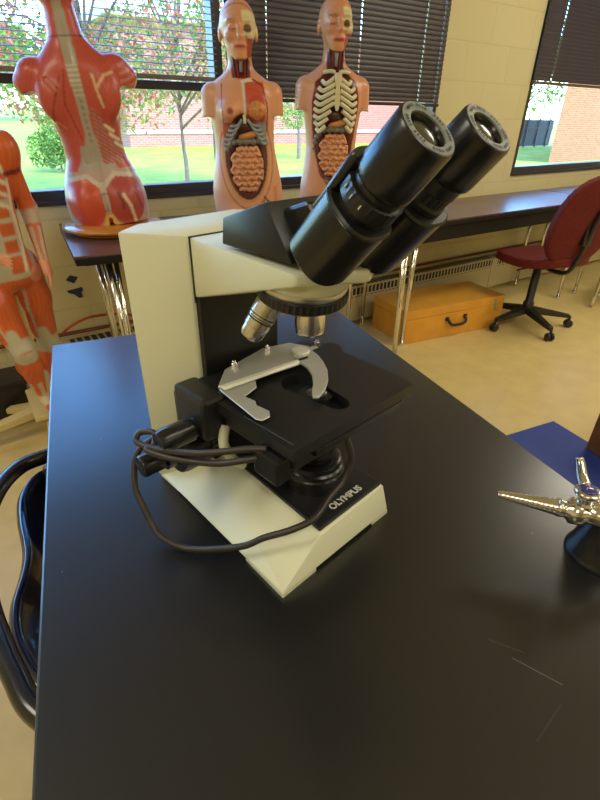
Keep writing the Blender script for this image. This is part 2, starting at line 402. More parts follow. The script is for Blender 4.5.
blind('b', -1.55, -.23, 1.34, 2.24, .0235, .018, math.radians(16), 'blindlight', 'pale open slatted blind in the far left window pane outside the picture', [-1.3, -.5], 'blindlight')
blind('b', -.17, 1.165, 1.352, 2.24, .0235, .018, math.radians(16), 'blindlight', 'pale blind with open slats above the transom behind the red muscle torso', [.1, .95], 'blindlight')
blind('b', 1.215, 2.65, 1.28, 2.24, .0235, .0285, math.radians(76), 'blind', 'dark brown closed blind behind the two skin coloured torsos', [1.43, 2.0, 2.47, 2.61], 'blind', .006)
blind('b', 3.572, 5.16, 1.435, 2.24, .0235, .0285, math.radians(76), 'blind', 'dark brown closed blind in the right window above the red chair', [3.78, 4.9], 'blindrail', .006)
blind('b', 5.24, 6.38, 1.435, 2.24, .0235, .0285, math.radians(76), 'blind', 'dark brown closed blind at the far right end outside the picture', [5.5, 6.1], 'blindrail', .006)

# ceiling lights
for (x, y) in [(-1.6, -.9), (.9, -.9), (3.4, -.9), (-1.6, 1.1), (3.4, 1.0), (.9, -3.2), (5.6, .2), (3.4, -3.2)]:
    t = B(); 
    bx(t, -.61, .61, -.31, -.285, -.03, 0); bx(t, -.61, .61, .285, .31, -.03, 0); bx(t, -.61, -.585, -.285, .285, -.03, 0); bx(t, .585, .61, -.285, .285, -.03, 0)
    bx(t, -.585, .585, -.285, .285, -.012, 0)
    f = obj('ceiling_light', t, 'ceil'); f.location = (x, y, HC); tag(f, 'white recessed lamp housing in the ceiling', 'ceiling light', 'ceiling lamps')

# baseboard heater along the wall
h = empty('baseboard_heater', (2.4, YW-.05, 0), 0, 'long cream baseboard heater with slotted top grille under the windows', 'heater')
b = B()
bx(b, -2.16, 3.9, -.045, .048, .02, .26, .006); obj('heater_body', b, 'heater', h)
b = B(); bx(b, -2.12, 3.88, -.0475, -.044, .19, .250); obj('grille', b, 'grille', h)
b = B(); bx(b, -2.12, 3.88, -.035, .03, .2595, .2625); obj('top_grille', b, 'grille', h)
b = B(); bx(b, 1.05, 1.12, -.05, .048, .018, .264, .004); obj('cover_joint', b, 'heater', h)
b = B(); bx(b, 2.55, 2.62, -.05, .048, .018, .264, .004); obj('cover_joint', b, 'heater', h)
b = B(); tube(b, smooth_path([(-3.5, YW-.012, .288), (-.5, YW-.012, .29), (1.5, YW-.012, .288), (3, YW-.012, .292), (6, YW-.012, .29)], 4), .009, 8)
tag(obj('pipe', b, 'redpipe'), 'thin red brown pipe running along the wall above the heater', 'pipe')
b = B(); tube(b, smooth_path([(.26, YW-.02, .30), (.29, YW-.04, .33), (.38, YW-.05, .365), (.5, YW-.05, .36), (.62, YW-.05, .335), (.9, YW-.04, .30), (1.3, YW-.035, .29)], 8), .006, 8)
tag(obj('cable', b, 'hose'), 'orange cable arching over the heater left of the microscope', 'cable')
# tape pieces on the wall
for k, (P, lab) in enumerate([([(.33, .545), (.352, .565), (.385, .552), (.362, .525)], 'small diamond of dark blue tape on the wall under the left table, the upper piece'),
        ([(.325, .495), (.352, .497), (.392, .503), (.396, .488), (.385, .478), (.388, .455), (.372, .452), (.35, .475), (.328, .484)], 'ragged dark blue tape scrap on the wall under the left table, the lower piece')]):
    b = B(); prism(b, P, YW-.0035, YW-.0005, 'y'); tag(obj('tape', b, 'tape'), lab, 'tape')

# ================================================================ OUTSIDE
def gz(x, y): return -.36+(max(0, y-30)*.017)+.02*math.sin(x*.3)*math.sin(y*.21)
V = []; Fc = []; nx, ny = 40, 40
for j in range(ny+1):
    for i in range(nx+1):
        x = -60+i*4.2; y = YW+.2+(j/ny)**1.6*130; V.append((x, y, gz(x, y)))
for j in range(ny):
    for i in range(nx): k = j*(nx+1)+i; Fc.append((k, k+1, k+nx+2, k+nx+1))
tag(pyobj('lawn', V, Fc, 'grass', smooth=True), 'bright green lawn outside the windows', 'lawn', kind='structure')
bl = empty('school_building', (19.5, 27, -.4), 0, 'low pink brick building wing across the lawn behind the torsos', 'building')
b = B(); bx(b, -11.5, 8, 0, 8, 0, 5.2); obj('brick_wall', b, 'brick', bl)
b = B(); bx(b, -11.6, 8.1, -.06, 0, .62, .78); obj('stone_band', b, 'concrete', bl)
b = B(); bx(b, 8.0, 11.5, -.4, 7, 0, 5.0); obj('pale_bay', b, 'concrete', bl)
b = B(); bx(b, -11.9, 11.9, -.5, 8.3, 5.2, 5.6); obj('roof_edge', b, 'concrete', bl)
bl = empty('brick_wing', (20.6, 12.5, -.4), 0, 'sunlit tan brick wall filling the right window', 'building')
b = B(); prism(b, [(0, 0), (15, 0), (15, 4), (6.8, 4)], 0, 7); obj('brick_wall', b, 'brick_tan', bl)
b = B(); prism(b, [(-.2, -.15), (15.2, -.15), (15.2, 4.2), (6.8, 4.2)], 7, 7.3); obj('roof_edge', b, 'concrete', bl)
b = B()
bx(b, 27.5, 32.5, 20, 20.04, -.3, 1.1)
for i in range(5): bx(b, 27.6+i*1.1, 27.7+i*1.1, 19.94, 20, -.36, 1.2)
bx(b, 27.5, 32.5, 19.95, 20, .62, .70)
tag(obj('fence', b, 'fence'), 'dark slatted fence seen at the left edge of the right window', 'fence')

def leaves(name, centers, n, size, m, parent):
    V = []; Fc = []
    rs = np.random.RandomState(len(centers)*7+n)
    for i in range(n):
        c, r = centers[rs.randint(len(centers))]
        d = rs.normal(size=3); d /= np.linalg.norm(d); q = np.array(c)+d*np.array(r)*rs.uniform(.35, 1)**.6
        a = rs.normal(size=3); a /= np.linalg.norm(a); b_ = np.cross(a, rs.normal(size=3)); b_ /= np.linalg.norm(b_); nn = np.cross(a, b_)
        s = size*rs.uniform(.6, 1.3); k = len(V)
        V += [q-a*s, q+b_*s*.45+nn*s*.12, q+a*s, q-b_*s*.45+nn*s*.12]; Fc += [(k, k+1, k+2), (k, k+2, k+3)]
    return pyobj(name, V, Fc, m, parent)
def tree(loc, H, th, cr, nleaf, ls, m, label, tr=.1, name='tree', group=None, lean=0):
    r = empty(name, loc, 0, label, 'tree', group)
    rs = random.Random(int(loc[0]*100)+int(loc[1])); b = B()
    tube(b, smooth_path([(0, 0, -.3), (.02, 0, th*.5), (lean, .02, th), (lean*1.5, 0, th+H*.35), (lean, 0, th+H*.6)], 5), [tr*(1-.04*i) for i in range(21)], 8)
    cs = []
    for i in range(16):
        a = rs.uniform(0, 2*PI); rr = cr*rs.uniform(.35, .85); zz = th+H*rs.uniform(.08, .95)
        k = 1-abs((zz-th)/H-.45)*.9; p = Vector((math.cos(a)*rr*k+lean, math.sin(a)*rr*k, zz))
        st = Vector((lean*.8, 0, th+max(0, (zz-th)*.45)-.05))
        tube(b, smooth_path([st, (st+p)/2+Vector((0, 0, .12*cr)), p], 4), [tr*.45*(1-.09*j) for j in range(9)], 5)
        cs.append((tuple(p), (cr*.42, cr*.42, cr*.3)))
    obj('trunk', b, 'bark', r, smooth=True)
    leaves('foliage', cs, nleaf, ls, m, r)
    return r
tree((4.78, 12, gz(4, 12)), 4.6, 1.0, 2.5, 11000, .058, 'leaf_autumn', 'slender tree with sparse yellow and pink leaves beyond the left window', .07)
tree((2.75, 11.2, gz(1, 11)), 4.2, 1.5, 2.7, 11500, .062, 'leaf_red', 'tree with red and green leaves at the left edge of the left window', .07)
tree((12.0, 18, gz(12, 18)), 2.8, 1.15, 1.25, 3800, .07, 'leaf_green', 'small round green tree standing between the two skin coloured torsos', .10)
tree((33.6, 23, gz(33, 23)), 5, 1.7, 3.0, 4200, .14, 'leaf_green', 'leafy tree above the fence at the left edge of the right window', .12)
r = empty('shrub', (2.9, 17, gz(2.9, 17)), 0, 'dense light green shrub on the lawn left of the red torso', 'shrub')
leaves('foliage', [((x*.4, y*.3, .55+z*.4), (.45, .45, .5)) for x, y, z in [(-1, 0, 0), (1, 0, 0), (0, 0, 1), (0, 1, .3), (0, -1, 0)]], 2600, .06, 'leaf_green', r)
b = B(); tube(b, [(0, 0, -.2), (0, 0, .8)], .03, 6); obj('stem', b, 'bark', r)
for (x, y, s) in [(-8, 62, 4.5), (2, 66, 5), (9, 60, 4.6), (18, 68, 5), (34, 70, 5), (-20, 64, 5)]:
    tree((x, y, gz(x, y)), s*1.3, s*.35, s*.9, 1500, .35, 'leaf_green', 'distant green tree at the far edge of the lawn', .25, group='trees along the far edge of the lawn')

# ================================================================ WALL TABLES
def wall_table(x0, x1, y0, y1, z, label, legx, apr=.06, rot=0):
    r = empty('folding_table', ((x0+x1)/2, (y0+y1)/2, 0), 0, label, 'table', None); cx, cy = (x0+x1)/2, (y0+y1)/2
    if rot: o_ = Vector((x0-cx, y0-cy)); c_, s_ = math.cos(rot), math.sin(rot); r.location = (x0-(o_.x*c_-o_.y*s_), y0-(o_.x*s_+o_.y*c_), 0); r.rotation_euler.z = rot
    b = B(); bx(b, x0-cx, x1-cx, y0-cy, y1-cy, z-.008, z, .002); obj('tabletop', b, 'walnut', r)
    b = B(); bx(b, x0-cx+.001, x1-cx-.001, y0-cy+.001, y1-cy-.001, z-.034, z-.008, .004); obj('edge_band', b, 'tableedge', r)
    b = B(); bx(b, x0-cx+.03, x1-cx-.03, y0-cy+.02, y0-cy+.035, z-apr, z-.034); bx(b, x0-cx+.06, x1-cx-.06, y1-cy-.045, y1-cy-.03, z-.075, z-.034); obj('apron', b, 'tableedge', r)
    for lx, dx in legx:
        for yy in (y0-cy+.06, y1-cy-.08):
            b = B(); tube(b, [(lx-cx-.012, yy, z-.036), (lx-cx-.012+dx, yy, .012)], .0125, 12)
            tube(b, [(lx-cx+.016, yy+.004, z-.036), (lx-cx-.010+dx, yy+.004, .03)], .009, 10)
            cyl(b, (lx-cx-.012+dx, yy, 0), (0, 0, 1), .016, 0, .02, 12); obj('leg', b, 'chrome', r, smooth=True)
        b = B(); tube(b, [(lx-cx+dx*.3, y0-cy+.06, z-.12), (lx-cx+dx*.3, y1-cy-.08, z-.12)], .008, 8); obj('brace', b, 'chrome', r, smooth=True)
TZ = .80
wall_table(.286, 1.90, 1.805, 2.42, TZ, 'brown laminate folding table with chrome legs holding the three torso models', [(.41, .03), (1.78, .03)], .04, rot=math.radians(-6))
wall_table(1.985, 3.9, 1.86, 2.385, .74, 'brown laminate folding table with black edge running behind the wooden box and red chair', [(2.08, .0), (3.78, .0)], .115)
wall_table(3.915, 5.8, 1.86, 2.385, .74, 'brown laminate folding table at the far right wall past the red chair', [(4.02, .0), (5.68, .0)], .115)

# ================================================================ WOODEN BOX
r = empty('wooden_case', (2.50, 2.035, 0), math.radians(-7.6), 'orange varnished wooden case with black handle on the floor under the table', 'case')
L2, D2, HB = .405, .172, .215
b = B(); bx(b, -L2, L2, -D2, D2, 0, HB*.74, .003); obj('case_body', b, 'box', r)
b = B(); bx(b, -L2, L2, -D2, D2, HB*.74+.0015, HB, .003); obj('lid', b, 'box', r)
b = B(); tube(b, smooth_path([(-.07, -D2-.004, .12), (-.068, -D2-.022, .105), (-.05, -D2-.03, .088), (0, -D2-.032, .084), (.05, -D2-.03, .088), (.068, -D2-.022, .105), (.07, -D2-.004, .12)], 5), .0095, 10); obj('handle', b, 'plastic', r, smooth=True)
for x in (-.075, .075):
    b = B(); bx(b, x-.014, x+.014, -D2-.006, -D2, .11, .135, .002); obj('handle_bracket', b, 'plastic', r)
for x in (.33,):
    b = B(); bx(b, x-.012, x+.012, -D2-.006, -D2, .125, .195, .002); obj('latch', b, 'steel', r)

# ================================================================ RED CHAIR
r = empty('office_chair', (3.05, 1.735, 0), math.radians(-106), 'red fabric swivel chair with black five-star base pushed near the table', 'chair')
b = B()
lathe(b, [(.03, .08), (.036, .10), (.034, .16), (.026, .17), (.026, .40), (.02, .41)], (0, 0, 0), (0, 0, 1), 20)
obj('gas_column', b, 'plastic', r, smooth=True)
for k in range(5):
    a = math.radians(174+72*k+106); d = Vector((math.cos(a), math.sin(a), 0)); p = Vector((-d.y, d.x, 0))
    b = B(); hull(b, [tuple(d*t+p*s*w_+Vector((0, 0, z))) for (t, w_, zs) in ((.02, .028, (.085, .13)), (.285, .016, (.065, .088))) for s in (-1, 1) for z in zs], .004)
    leg = obj('base_leg', b, 'plastic', r)
    b = B(); e = d*.29
    for s in (-1, 1): cyl(b, tuple(e+p*s*.006+Vector((0, 0, .026))), tuple(p*s), .026, 0, .017, 20, .004)
    cyl(b, tuple(e+Vector((0, 0, .03))), (0, 0, 1), .009, 0, .045, 12)
    obj('caster', b, 'plastic', leg, smooth=True)
cm = math.radians(-12)
def seatfn(X, Y, Z):
    q = ((np.abs(X)/.26)**2.6+(np.abs(Y)/.24)**2.6)**(1/2.6)
    zc = .455+.03*(X/.235)**2*(X > 0)-.025*np.clip(-X/.235-.6, 0, 1)
    return np.maximum((q-1)*.2, np.abs(Z-zc)-.034+.03*np.clip(q-.6, 0, 1)**1.5)
so = sdf_object('seat', seatfn, (-.30, -.28, .38), (.30, .28, .54), .009, None, 'fabric', r); so.rotation_euler.z = math.radians(4)
def backfn(X, Y, Z):
    xx = X-(.205+.10*(Z-.5)/.4+.02*np.cos(Y*7)); q = ((np.abs(Y)/.235)**2.3+(np.abs(Z-.725)/.255)**2.3)**(1/2.4)
    return np.maximum((q-1)*.18, np.abs(xx)-.032+.028*np.clip(q-.55, 0, 1)**1.4)
bo = sdf_object('backrest', backfn, (.08, -.27, .43), (.46, .27, 1.02), .010, None, 'fabric', r)
b = B()
tube(b, smooth_path([(0, .0, .415), (.15, 0, .405), (.24, 0, .43), (.285, 0, .52), (.315, 0, .66), (.345, 0, .80)], 5), .013, 10); bx(b, .285, .315, -.03, .03, .60, .80, .004)
obj('back_bracket', b, 'plastic', r, smooth=True)
b = B(); bx(b, -.1, .1, -.08, .08, .405, .425, .005); tube(b, [(.02, -.06, .41), (.04, -.20, .40)], .006, 8); obj('seat_mechanism', b, 'plastic', r)

# second chair glimpsed behind
r = empty('sled_chair', (4.1, 1.56, 0), math.radians(20), 'chrome framed chair at the right edge beyond the red chair', 'chair')
for s in (-1, 1):
    b = B(); tube(b, smooth_path([(-.22, s*.2, .44), (-.24, s*.2, .2), (-.25, s*.2, .03), (-.1, s*.2, .014), (.2, s*.2, .014), (.22, s*.2, .2), (.26, s*.2, .8)], 6), .012, 10); obj('side_frame', b, 'chrome', r, smooth=True)
b = B(); bx(b, -.23, .23, -.21, .21, .43, .46, .012); obj('seat', b, 'plastic', r)
b = B(); bx(b, .235, .26, -.2, .2, .58, .82, .01); obj('backrest', b, 'plastic', r)

# ================================================================ LAB BENCH
ZT = .835
br = empty('lab_bench', (.3, .45, 0), 0, 'large black topped lab bench that the microscope stands on', 'bench')
P = [(.081, .989), (.687, .872), (.500, -.13), (.14, -.75), (-.262, -.75)]
# rectangle: left edge through (.081,.989)-(-.06,.251), right edge parallel
dl = Vector((.189, .982)).normalized()
P = [(.081, .989), (.687, .872), (.687-dl.x*1.9, .872-dl.y*1.9), (.081-dl.x*1.95, .989-dl.y*1.95)]
loc = [(p[0]-.3, p[1]-.45) for p in P]
b = B(); prism(b, loc, ZT-.026, ZT, 'z', .0025); obj('benchtop', b, 'bench', br)
cxy = Vector((sum(p[0] for p in loc)/4, sum(p[1] for p in loc)/4))
ins = [tuple(cxy+(Vector(p)-cxy)*.86) for p in loc]; dq = Vector((.982, -.189))*.27; ins[0] = tuple(Vector(ins[0])+dq); ins[3] = tuple(Vector(ins[3])+dq)
b = B(); prism(b, ins, .0, ZT-.026, 'z', .002); obj('cabinet_body', b, 'brown', br)

# ================================================================ MAT + WOOD BLOCK + LEFT CHAIR
b = B(); prism(b, [(1.30, 1.02), (2.063, .898), (1.93, .05), (1.17, .17)], .0, .006, 'z')
mo = obj('floor_mat', b, 'mat'); tag(mo, 'plain blue mat on the floor right of the lab bench', 'mat')
b = B(); prism(b, [(1.985, .70), (2.10, .62), (2.10, .40), (1.90, .40)], .0065, .30, 'z', .004)
tag(obj('wooden_block', b, 'brown'), 'brown wooden block standing at the right edge on the blue mat', 'block')

r = empty('tub_chair', (-.02, .66, 0), 0, 'dark blue moulded plastic chair with black tubular frame pushed under the bench left side', 'chair')
ring = [(.10, .200, .675), (.034, .190, .68), (-.014, .180, .68), (-.056, .126, .68), (-.088, .02, .68), (-.088, -.10, .68), (-.081, -.17, .68), (-.072, -.226, .68), (-.055, -.288, .68), (0, -.36, .675), (.09, -.40, .67)]
b = B(); tube(b, smooth_path(ring, 8), .0135, 14); obj('arm_tube', b, 'tube', r, smooth=True)
rim = [(.12, .215), (.028, .210), (-.004, .200), (-.029, .155), (-.038, .089), (-.040, .018), (-.050, -.030), (-.068, -.080), (-.074, -.125), (-.069, -.170), (-.052, -.220), (.0, -.262), (.12, -.29)]
V = []; Fc = []; sp = smooth_path([(x, y, 0) for x, y in rim], 5); lv = [(.632, -.004), (.637, .001), (.640, .006), (.634, .012), (.60, .024), (.54, .045), (.50, .08), (.475, .12), (.467, .16), (.462, .26), (.46, .34)]
for (z, off) in lv:
    for p in sp: V.append((p.x+off, p.y*(1-off*.5), z))
n = len(sp)
for j in range(len(lv)-1):
    for i in range(n-1): k = j*n+i; Fc.append((k, k+1, k+n+1, k+n))
so = pyobj('seat_shell', V, Fc, 'bluechair', r, smooth=True); md = so.modifiers.new('t', 'SOLIDIFY'); md.thickness = .006
for (x, y) in ((.03, .19), (.02, -.37), (.28, .18), (.28, -.3)):
    b = B(); tube(b, smooth_path([(x, y, .655 if x < .1 else .44), (x+.01, y, .3), (x+.0, y, .0125)], 5), .0115, 10); obj('leg', b, 'tube', r, smooth=True)
b = B(); bx(b, .10, .32, -.28, .2, .435, .465, .006); obj('seat', b, 'bluechair', r)

# ================================================================ GAS TURRET
g0 = Vector((.470, .114, ZT)); r = empty('gas_tap', g0, 0, 'chrome gas tap on black conical base at the right edge of the bench', 'tap')
b = B(); lathe(b, [(.0345, 0), (.0352, .002), (.0340, .005), (.0325, .008), (.0225, .048), (.022, .052), (0, .053)], (0, 0, 0), (0, 0, 1), 40); obj('turret_base', b, 'blacksat', r, smooth=False, angle=50)
nz = Vector((.389, .199, .895))-Vector((.435, .138, .895)); nz.z = 0; nd = nz.normalized()
hc = Vector((.437, .136, .895))-g0
b = B(); lathe(b, [(.0, -.034), (.010, -.034), (.012, -.03), (.0125, -.02), (.010, -.012), (.0105, -.004), (.0135, .0), (.0135, .010), (.0095, .013), (.0085, .017), (.0095, .018), (.0095, .022), (.0, .022)], hc, nd, 24)
tube(b, [(0, 0, .05), (0, 0, .066), tuple(Vector((0, 0, .066))*.4+hc*.6), tuple(hc)], .0095, 16)
obj('valve_body', b, 'chrome', r, smooth=True)
b = B(); pr = []; 
for i in range(12):
    h_ = .022+i*.0046; rr = .0085-.0045*i/11; pr += [(rr, h_), (rr, h_+.0034), (rr-.0004, h_+.0042)]
lathe(b, [(0, .022)]+pr+[(.0033, .079), (0, .079)], hc, nd, 20); obj('hose_nozzle', b, 'chrome', r, angle=40)
vb = (Vector((.442, .145, .915))-Vector((.4375, .136, .895))).normalized(); vb = Vector((0, 0, 1))*.9+vb*.1
bc = hc
b = B(); lathe(b, [(.0085, .0), (.0085, .012), (.0065, .014), (.0065, .019), (.008, .020), (.008, .022)], bc, vb, 20); obj('bonnet', b, 'chrome', r, smooth=False, angle=40)
b = B(); lathe(b, [(0, .0215), (.011, .022), (.0125, .024), (.0125, .027), (.0105, .0285), (0, .0285)], bc, vb, 28)
tube(b, smooth_path([tuple(bc+Vector((.006, .008, .026))), tuple(bc+Vector((.012, .016, .031))), tuple(bc+Vector((.018, .023, .038))), tuple(bc+Vector((.020, .027, .043)))], 5), [.006-.00015*i for i in range(16)], 10); obj('handle', b, 'chrome', r, smooth=True)
b = B(); lathe(b, [(0, .0284), (.0088, .0286), (.0088, .0296), (.0075, .0305), (0, .0308)], bc, vb, 28); ho = obj('enamel_button', b, 'purple', r, smooth=True); tag(ho, 'purple enamel button')
b = B()
for (x, y, q) in ((-.003, .001, .3), (.001, -.001, -.4), (.003, .002, 1.1)):
    p = bc+vb*.0309; tube(b, [tuple(p+Vector((x-.002*math.cos(q), y-.002*math.sin(q), 0))), tuple(p+Vector((x+.002*math.cos(q), y+.002*math.sin(q), 0)))], .0004, 6)
obj('button_mark', b, 'white', ho)

# ================================================================ MICROSCOPE
ms = empty('microscope', (.157, .253, ZT), math.atan2(.183, .983), 'cream and black binocular microscope standing on the black bench', 'microscope')
def q(s, f, z): return Vector((s, -f, z))
AX = (.112, -.070)
# base
b = B()
hull(b, [q(0, 0, .004), q(.166, -.001, .004), q(.172, -.24, .004), q(.165, -.275, .004), (q(.05, -.275, .004)), q(.010, -.240, .004),
         q(.056, -.006, .0395), q(.163, -.009, .0395), q(.164, -.2, .041), q(.057, -.2, .041), q(0, 0, .007), q(.166, -.001, .007)], .0018)
obj('base', b, 'cream', ms, angle=35)
for fp in ([(0, 0), (.046, .0003), (.040, .03), (.003, .06)], [(.138, .0009), (.166, .001), (.168, .05), (.142, .04)], [(.010, .20), (.05, .20), (.05, .27), (.010, .24)], [(.14, .20), (.170, .20), (.171, .24), (.16, .27)]):
    b = B(); prism(b, fp, 0, .0048, 'z'); obj('foot', b, 'cream', ms)
b = B(); prism(b, [(.059, .0095), (.161, .0115), (.162, .182), (.068, .182)], .0385, .0435, 'z', .001); pb = obj('base_plate', b, 'black', ms)
b = B(); 
tube(b, [q(.061, -.0115, .0437), q(.159, -.0135, .0437)], .0007, 6); obj('plate_rim', b, 'blackmat', pb)
# lettering
fc = bpy.data.curves.new('lettering', 'FONT'); fc.body = 'OLYMPUS'; fc.size = .0112; fc.extrude = .0002; fc.offset = .0003; fc.space_character = 1.0
fo = bpy.data.objects.new('lettering', fc); col.objects.link(fo); fo.parent = pb; fo.location = q(.0855, -.0205, .0438); fo.rotation_euler = (0, 0, 0); fc.materials.append(M['white'])
lm = bpy.data.meshes.new_from_object(fo); bpy.data.objects.remove(fo); lo_ = link('lettering', lm, None, pb); lo_.location = q(.0880, -.0185, .0438)
# column
b = B(); prism(b, [(.007, .240), (.048, .1835), (.157, .1835), (.198, .240), (.170, .272), (.040, .264)], .004, .300, 'z', .0022)
obj('column', b, 'cream', ms, angle=35)
b = B(); prism(b, [(.051, .176), (.154, .176), (.154, .186), (.051, .186)], .040, .245, 'z', .001); obj('column_front_panel', b, 'blackmat', ms)
# arm
b = B(); V = []
hull(b, [q(.050, -.1825, .2985), q(.050, -.1825, .240), q(.050, -.042, .2945), q(.050, -.040, .2845), q(.052, -.038, .290),
         q(.158, -.1825, .2985), q(.158, -.1825, .240), q(.158, -.042, .2945), q(.158, -.040, .2845), q(.105, -.012, .2945), q(.105, -.010, .2845)], .0016)
obj('arm', b, 'cream', ms, angle=35)
b = B(); prism(b, [(.0495, .1815), (.0495, .1845), (.1585, .1845), (.1585, .1815)], .235, .2992, 'z'); obj('arm_seam', b, 'dark', ms)
# nosepiece
nd_ = Vector((.05, .15, -.985)).normalized()          # turret axis, pointing down, tipped towards the column
tc_ = q(.090, -.069, .289)
b = B(); lathe(b, [(.038, -.004), (.0392, .0), (.0388, .010), (.0375, .012)], tc_, nd_, 48); obj('nosepiece_housing', b, 'cream', ms, angle=40)
b = B(); lathe(b, [(.0375, .0115), (.0388, .0125), (.0392, .0155), (.0380, .0180)], tc_, nd_, 48); obj('nosepiece_collar', b, 'steel', ms, angle=40)
b = B(); lathe(b, [(.038, .0175), (.0405, .0185), (.0410, .0195), (.0410, .0255), (.0402, .027), (.034, .031), (0, .034)], tc_, nd_, 96, knurl=(2, 3)); nk = obj('nosepiece_ring', b, 'black', ms, angle=30)
def objective(base, d, L, r, band, lab, squat=False):
    d = Vector(d).normalized(); b = B()
    pf = [(r*.82, 0), (r*.82, L*.12), (r*.92, L*.14), (r*.92, L*.20), (r, L*.22), (r, L*.55), (r*.94, L*.57), (r*.94, L*.74), (r*.90, L*.75), (r*.88, L*.88), (r*.74, L*.96), (r*.5, L), (0, L)] if not squat else [(r*.82, 0), (r, L*.2), (r, L*.86), (r*.95, L*.9), (r*.95, L*.97), (r*.88, L), (0, L)]
    lathe(b, pf, base, d, 36); o = obj('objective', b, 'satin', ms, angle=30); tag(o, lab)
    k = B(); lathe(k, [(r*.985, L*.59), (r*.99, L*.592), (r*.99, L*.61), (r*.985, L*.612)], base, d, 36); obj('colour_band', k, band, o)
    k = B(); lathe(k, [(r*1.012, L*.50), (r*1.015, L*.502), (r*1.015, L*.516), (r*1.012, L*.518)], base, d, 36); obj('scribe_line', k, 'dgrey', o)
    k = B(); lathe(k, [(r*.3, L*1.0), (r*.42, L*1.004), (r*.3, L*1.006), (0, L*.995)], base, d, 24); obj('front_lens', k, 'lens', o)
    return o
objective(q(.103, -.074, .266), (0, 0, -1), .044, .0142, 'redline', 'short chrome objective with red line over the stage opening', True)
objective(q(.079, -.092, .264), (-.46, .26, -.84), .052, .0128, 'black', 'longer chrome objective tipped out to the left')
objective(q(.128, -.118, .256), (.30, .62, -.75), .038, .0125, 'dgrey', 'third objective turned towards the column')
# stage
SZ = .158
b = B()
out = [(.022, .010), (.193, .009), (.199, .02), (.199, .112), (.212, .124), (.210, .138), (.196, .150), (.19, .165), (.10, .172), (.03, .150), (.022, .118)]
hole = []
for i in range(24):      # slotted light opening: two round lobes joined
    a = 2*PI*i/24
    cx, cy, rr = (.108, .038, .012) if math.sin(a) < 0 else (.108, .092, .019)
    hole.append((cx+rr*math.cos(a), cy+rr*math.sin(a)))
def plate_with_hole(bm, out, hole, z0, z1):
    for z, up_ in ((z1, True), (z0, False)):
        vo = [bm.verts.new((*p, z)) for p in out]; vh = [bm.verts.new((*p, z)) for p in hole]
        es = [bm.edges.new((vo[i], vo[(i+1) % len(vo)])) for i in range(len(vo))]+[bm.edges.new((vh[i], vh[(i+1) % len(vh)])) for i in range(len(vh))]
        bmesh.ops.triangle_fill(bm, edges=es, use_beauty=True)
        if up_: to, th = vo, vh
        else: bo_, bh_ = vo, vh
    for a_, b_ in ((to, bo_), (th, bh_)):
        for i in range(len(a_)): j = (i+1) % len(a_); bm.faces.new((a_[i], a_[j], b_[j], b_[i]))
plate_with_hole(b, out, hole, SZ-.0115, SZ)
st = obj('stage', b, 'black', ms)
b = B(); prism(b, [(.030, .017), (.184, .017), (.184, .135), (.030, .135)], SZ-.030, SZ-.0115, 'z', .0015); obj('stage_frame', b, 'black', st)
b = B(); bx(b, .05, .180, .0095, .018, SZ-.021, SZ-.0125, .0012); bx(b, .185, .197, .014, .075, SZ-.021, SZ-.0125, .0012); obj('guide_rail', b, 'blacksat', st)
b = B(); bx(b, .012, .030, .020, .052, SZ-.040, SZ-.014, .002); obj('clamp_block', b, 'blacksat', st)
b = B(); tube(b, [q(.0285, -.018, SZ+.0003), q(.026, -.080, SZ+.0003)], .0008, 6); obj('scale_edge', b, 'dgrey', st)
b = B(); bx(b, .025, .075, .13, .18, SZ-.05, SZ-.004, .003); bx(b, .006, .034, .118, .172, SZ-.042, SZ+.006, .005); obj('stage_bracket', b, 'black', st)
# mechanical slide holder
def flat(name, pts, z0, z1, m, parent, bev=.0005):
    b = B(); prism(b, [(p[0], -p[1]) for p in pts], z0, z1, 'z', bev, 1); return obj(name, b, m, parent)
cz = SZ+.0055
sh = flat('slide_holder', [(.062, -.158), (.127, -.172), (.160, -.162), (.170, -.140), (.162, -.122), (.150, -.113), (.132, -.113), (.036, -.124), (.034, -.132)], cz, cz+.0018, 'silver', ms)
b = B(); hull(b, [q(.033, -.130, cz+.0018), q(.035, -.122, cz+.0018), q(.148, -.119, cz+.0018), q(.148, -.111, cz+.0018), q(.033, -.129, cz+.0045), q(.035, -.124, cz+.0045), q(.145, -.118, cz+.0045), q(.145, -.113, cz+.0045)], .0005); obj('ridge', b, 'alu', sh)
flat('finger', [(.033, -.123), (.026, -.064), (.029, -.058), (.038, -.058), (.044, -.066), (.042, -.082), (.046, -.088), (.044, -.102), (.064, -.108), (.074, -.122), (.062, -.127), (.034, -.130)], cz-.0015, cz+.0002, 'silver', sh)
arc = [(.163, -.132), (.157, -.112), (.149, -.096), (.138, -.080), (.122, -.064), (.104, -.052), (.090, -.047), (.086, -.051), (.094, -.060), (.106, -.070), (.118, -.083), (.126, -.098), (.129, -.112), (.134, -.126)]
arm_ = flat('spring_arm', arc, cz+.002, cz+.0045, 'silver', sh)
b = B(); cyl(b, q(.148, -.131, cz), (0, 0, 1), .0105, 0, .0068, 32, .001); obj('pivot_disc', b, 'alu', sh, angle=40)
for (s, f) in ((.073, -.156), (.125, -.163), (.178, -.134)):
    b = B(); cyl(b, q(s, f, cz), (0, 0, 1), .0034, 0, .007, 16, .0008); cyl(b, q(s, f, cz), (0, 0, 1), .002, .006, .0095, 12, .0006); obj('screw', b, 'chrome', sh, angle=40)
b = B(); bx(b, .160, .179, .131, .137, cz, cz+.002, .0005); obj('screw_tab', b, 'silver', sh)
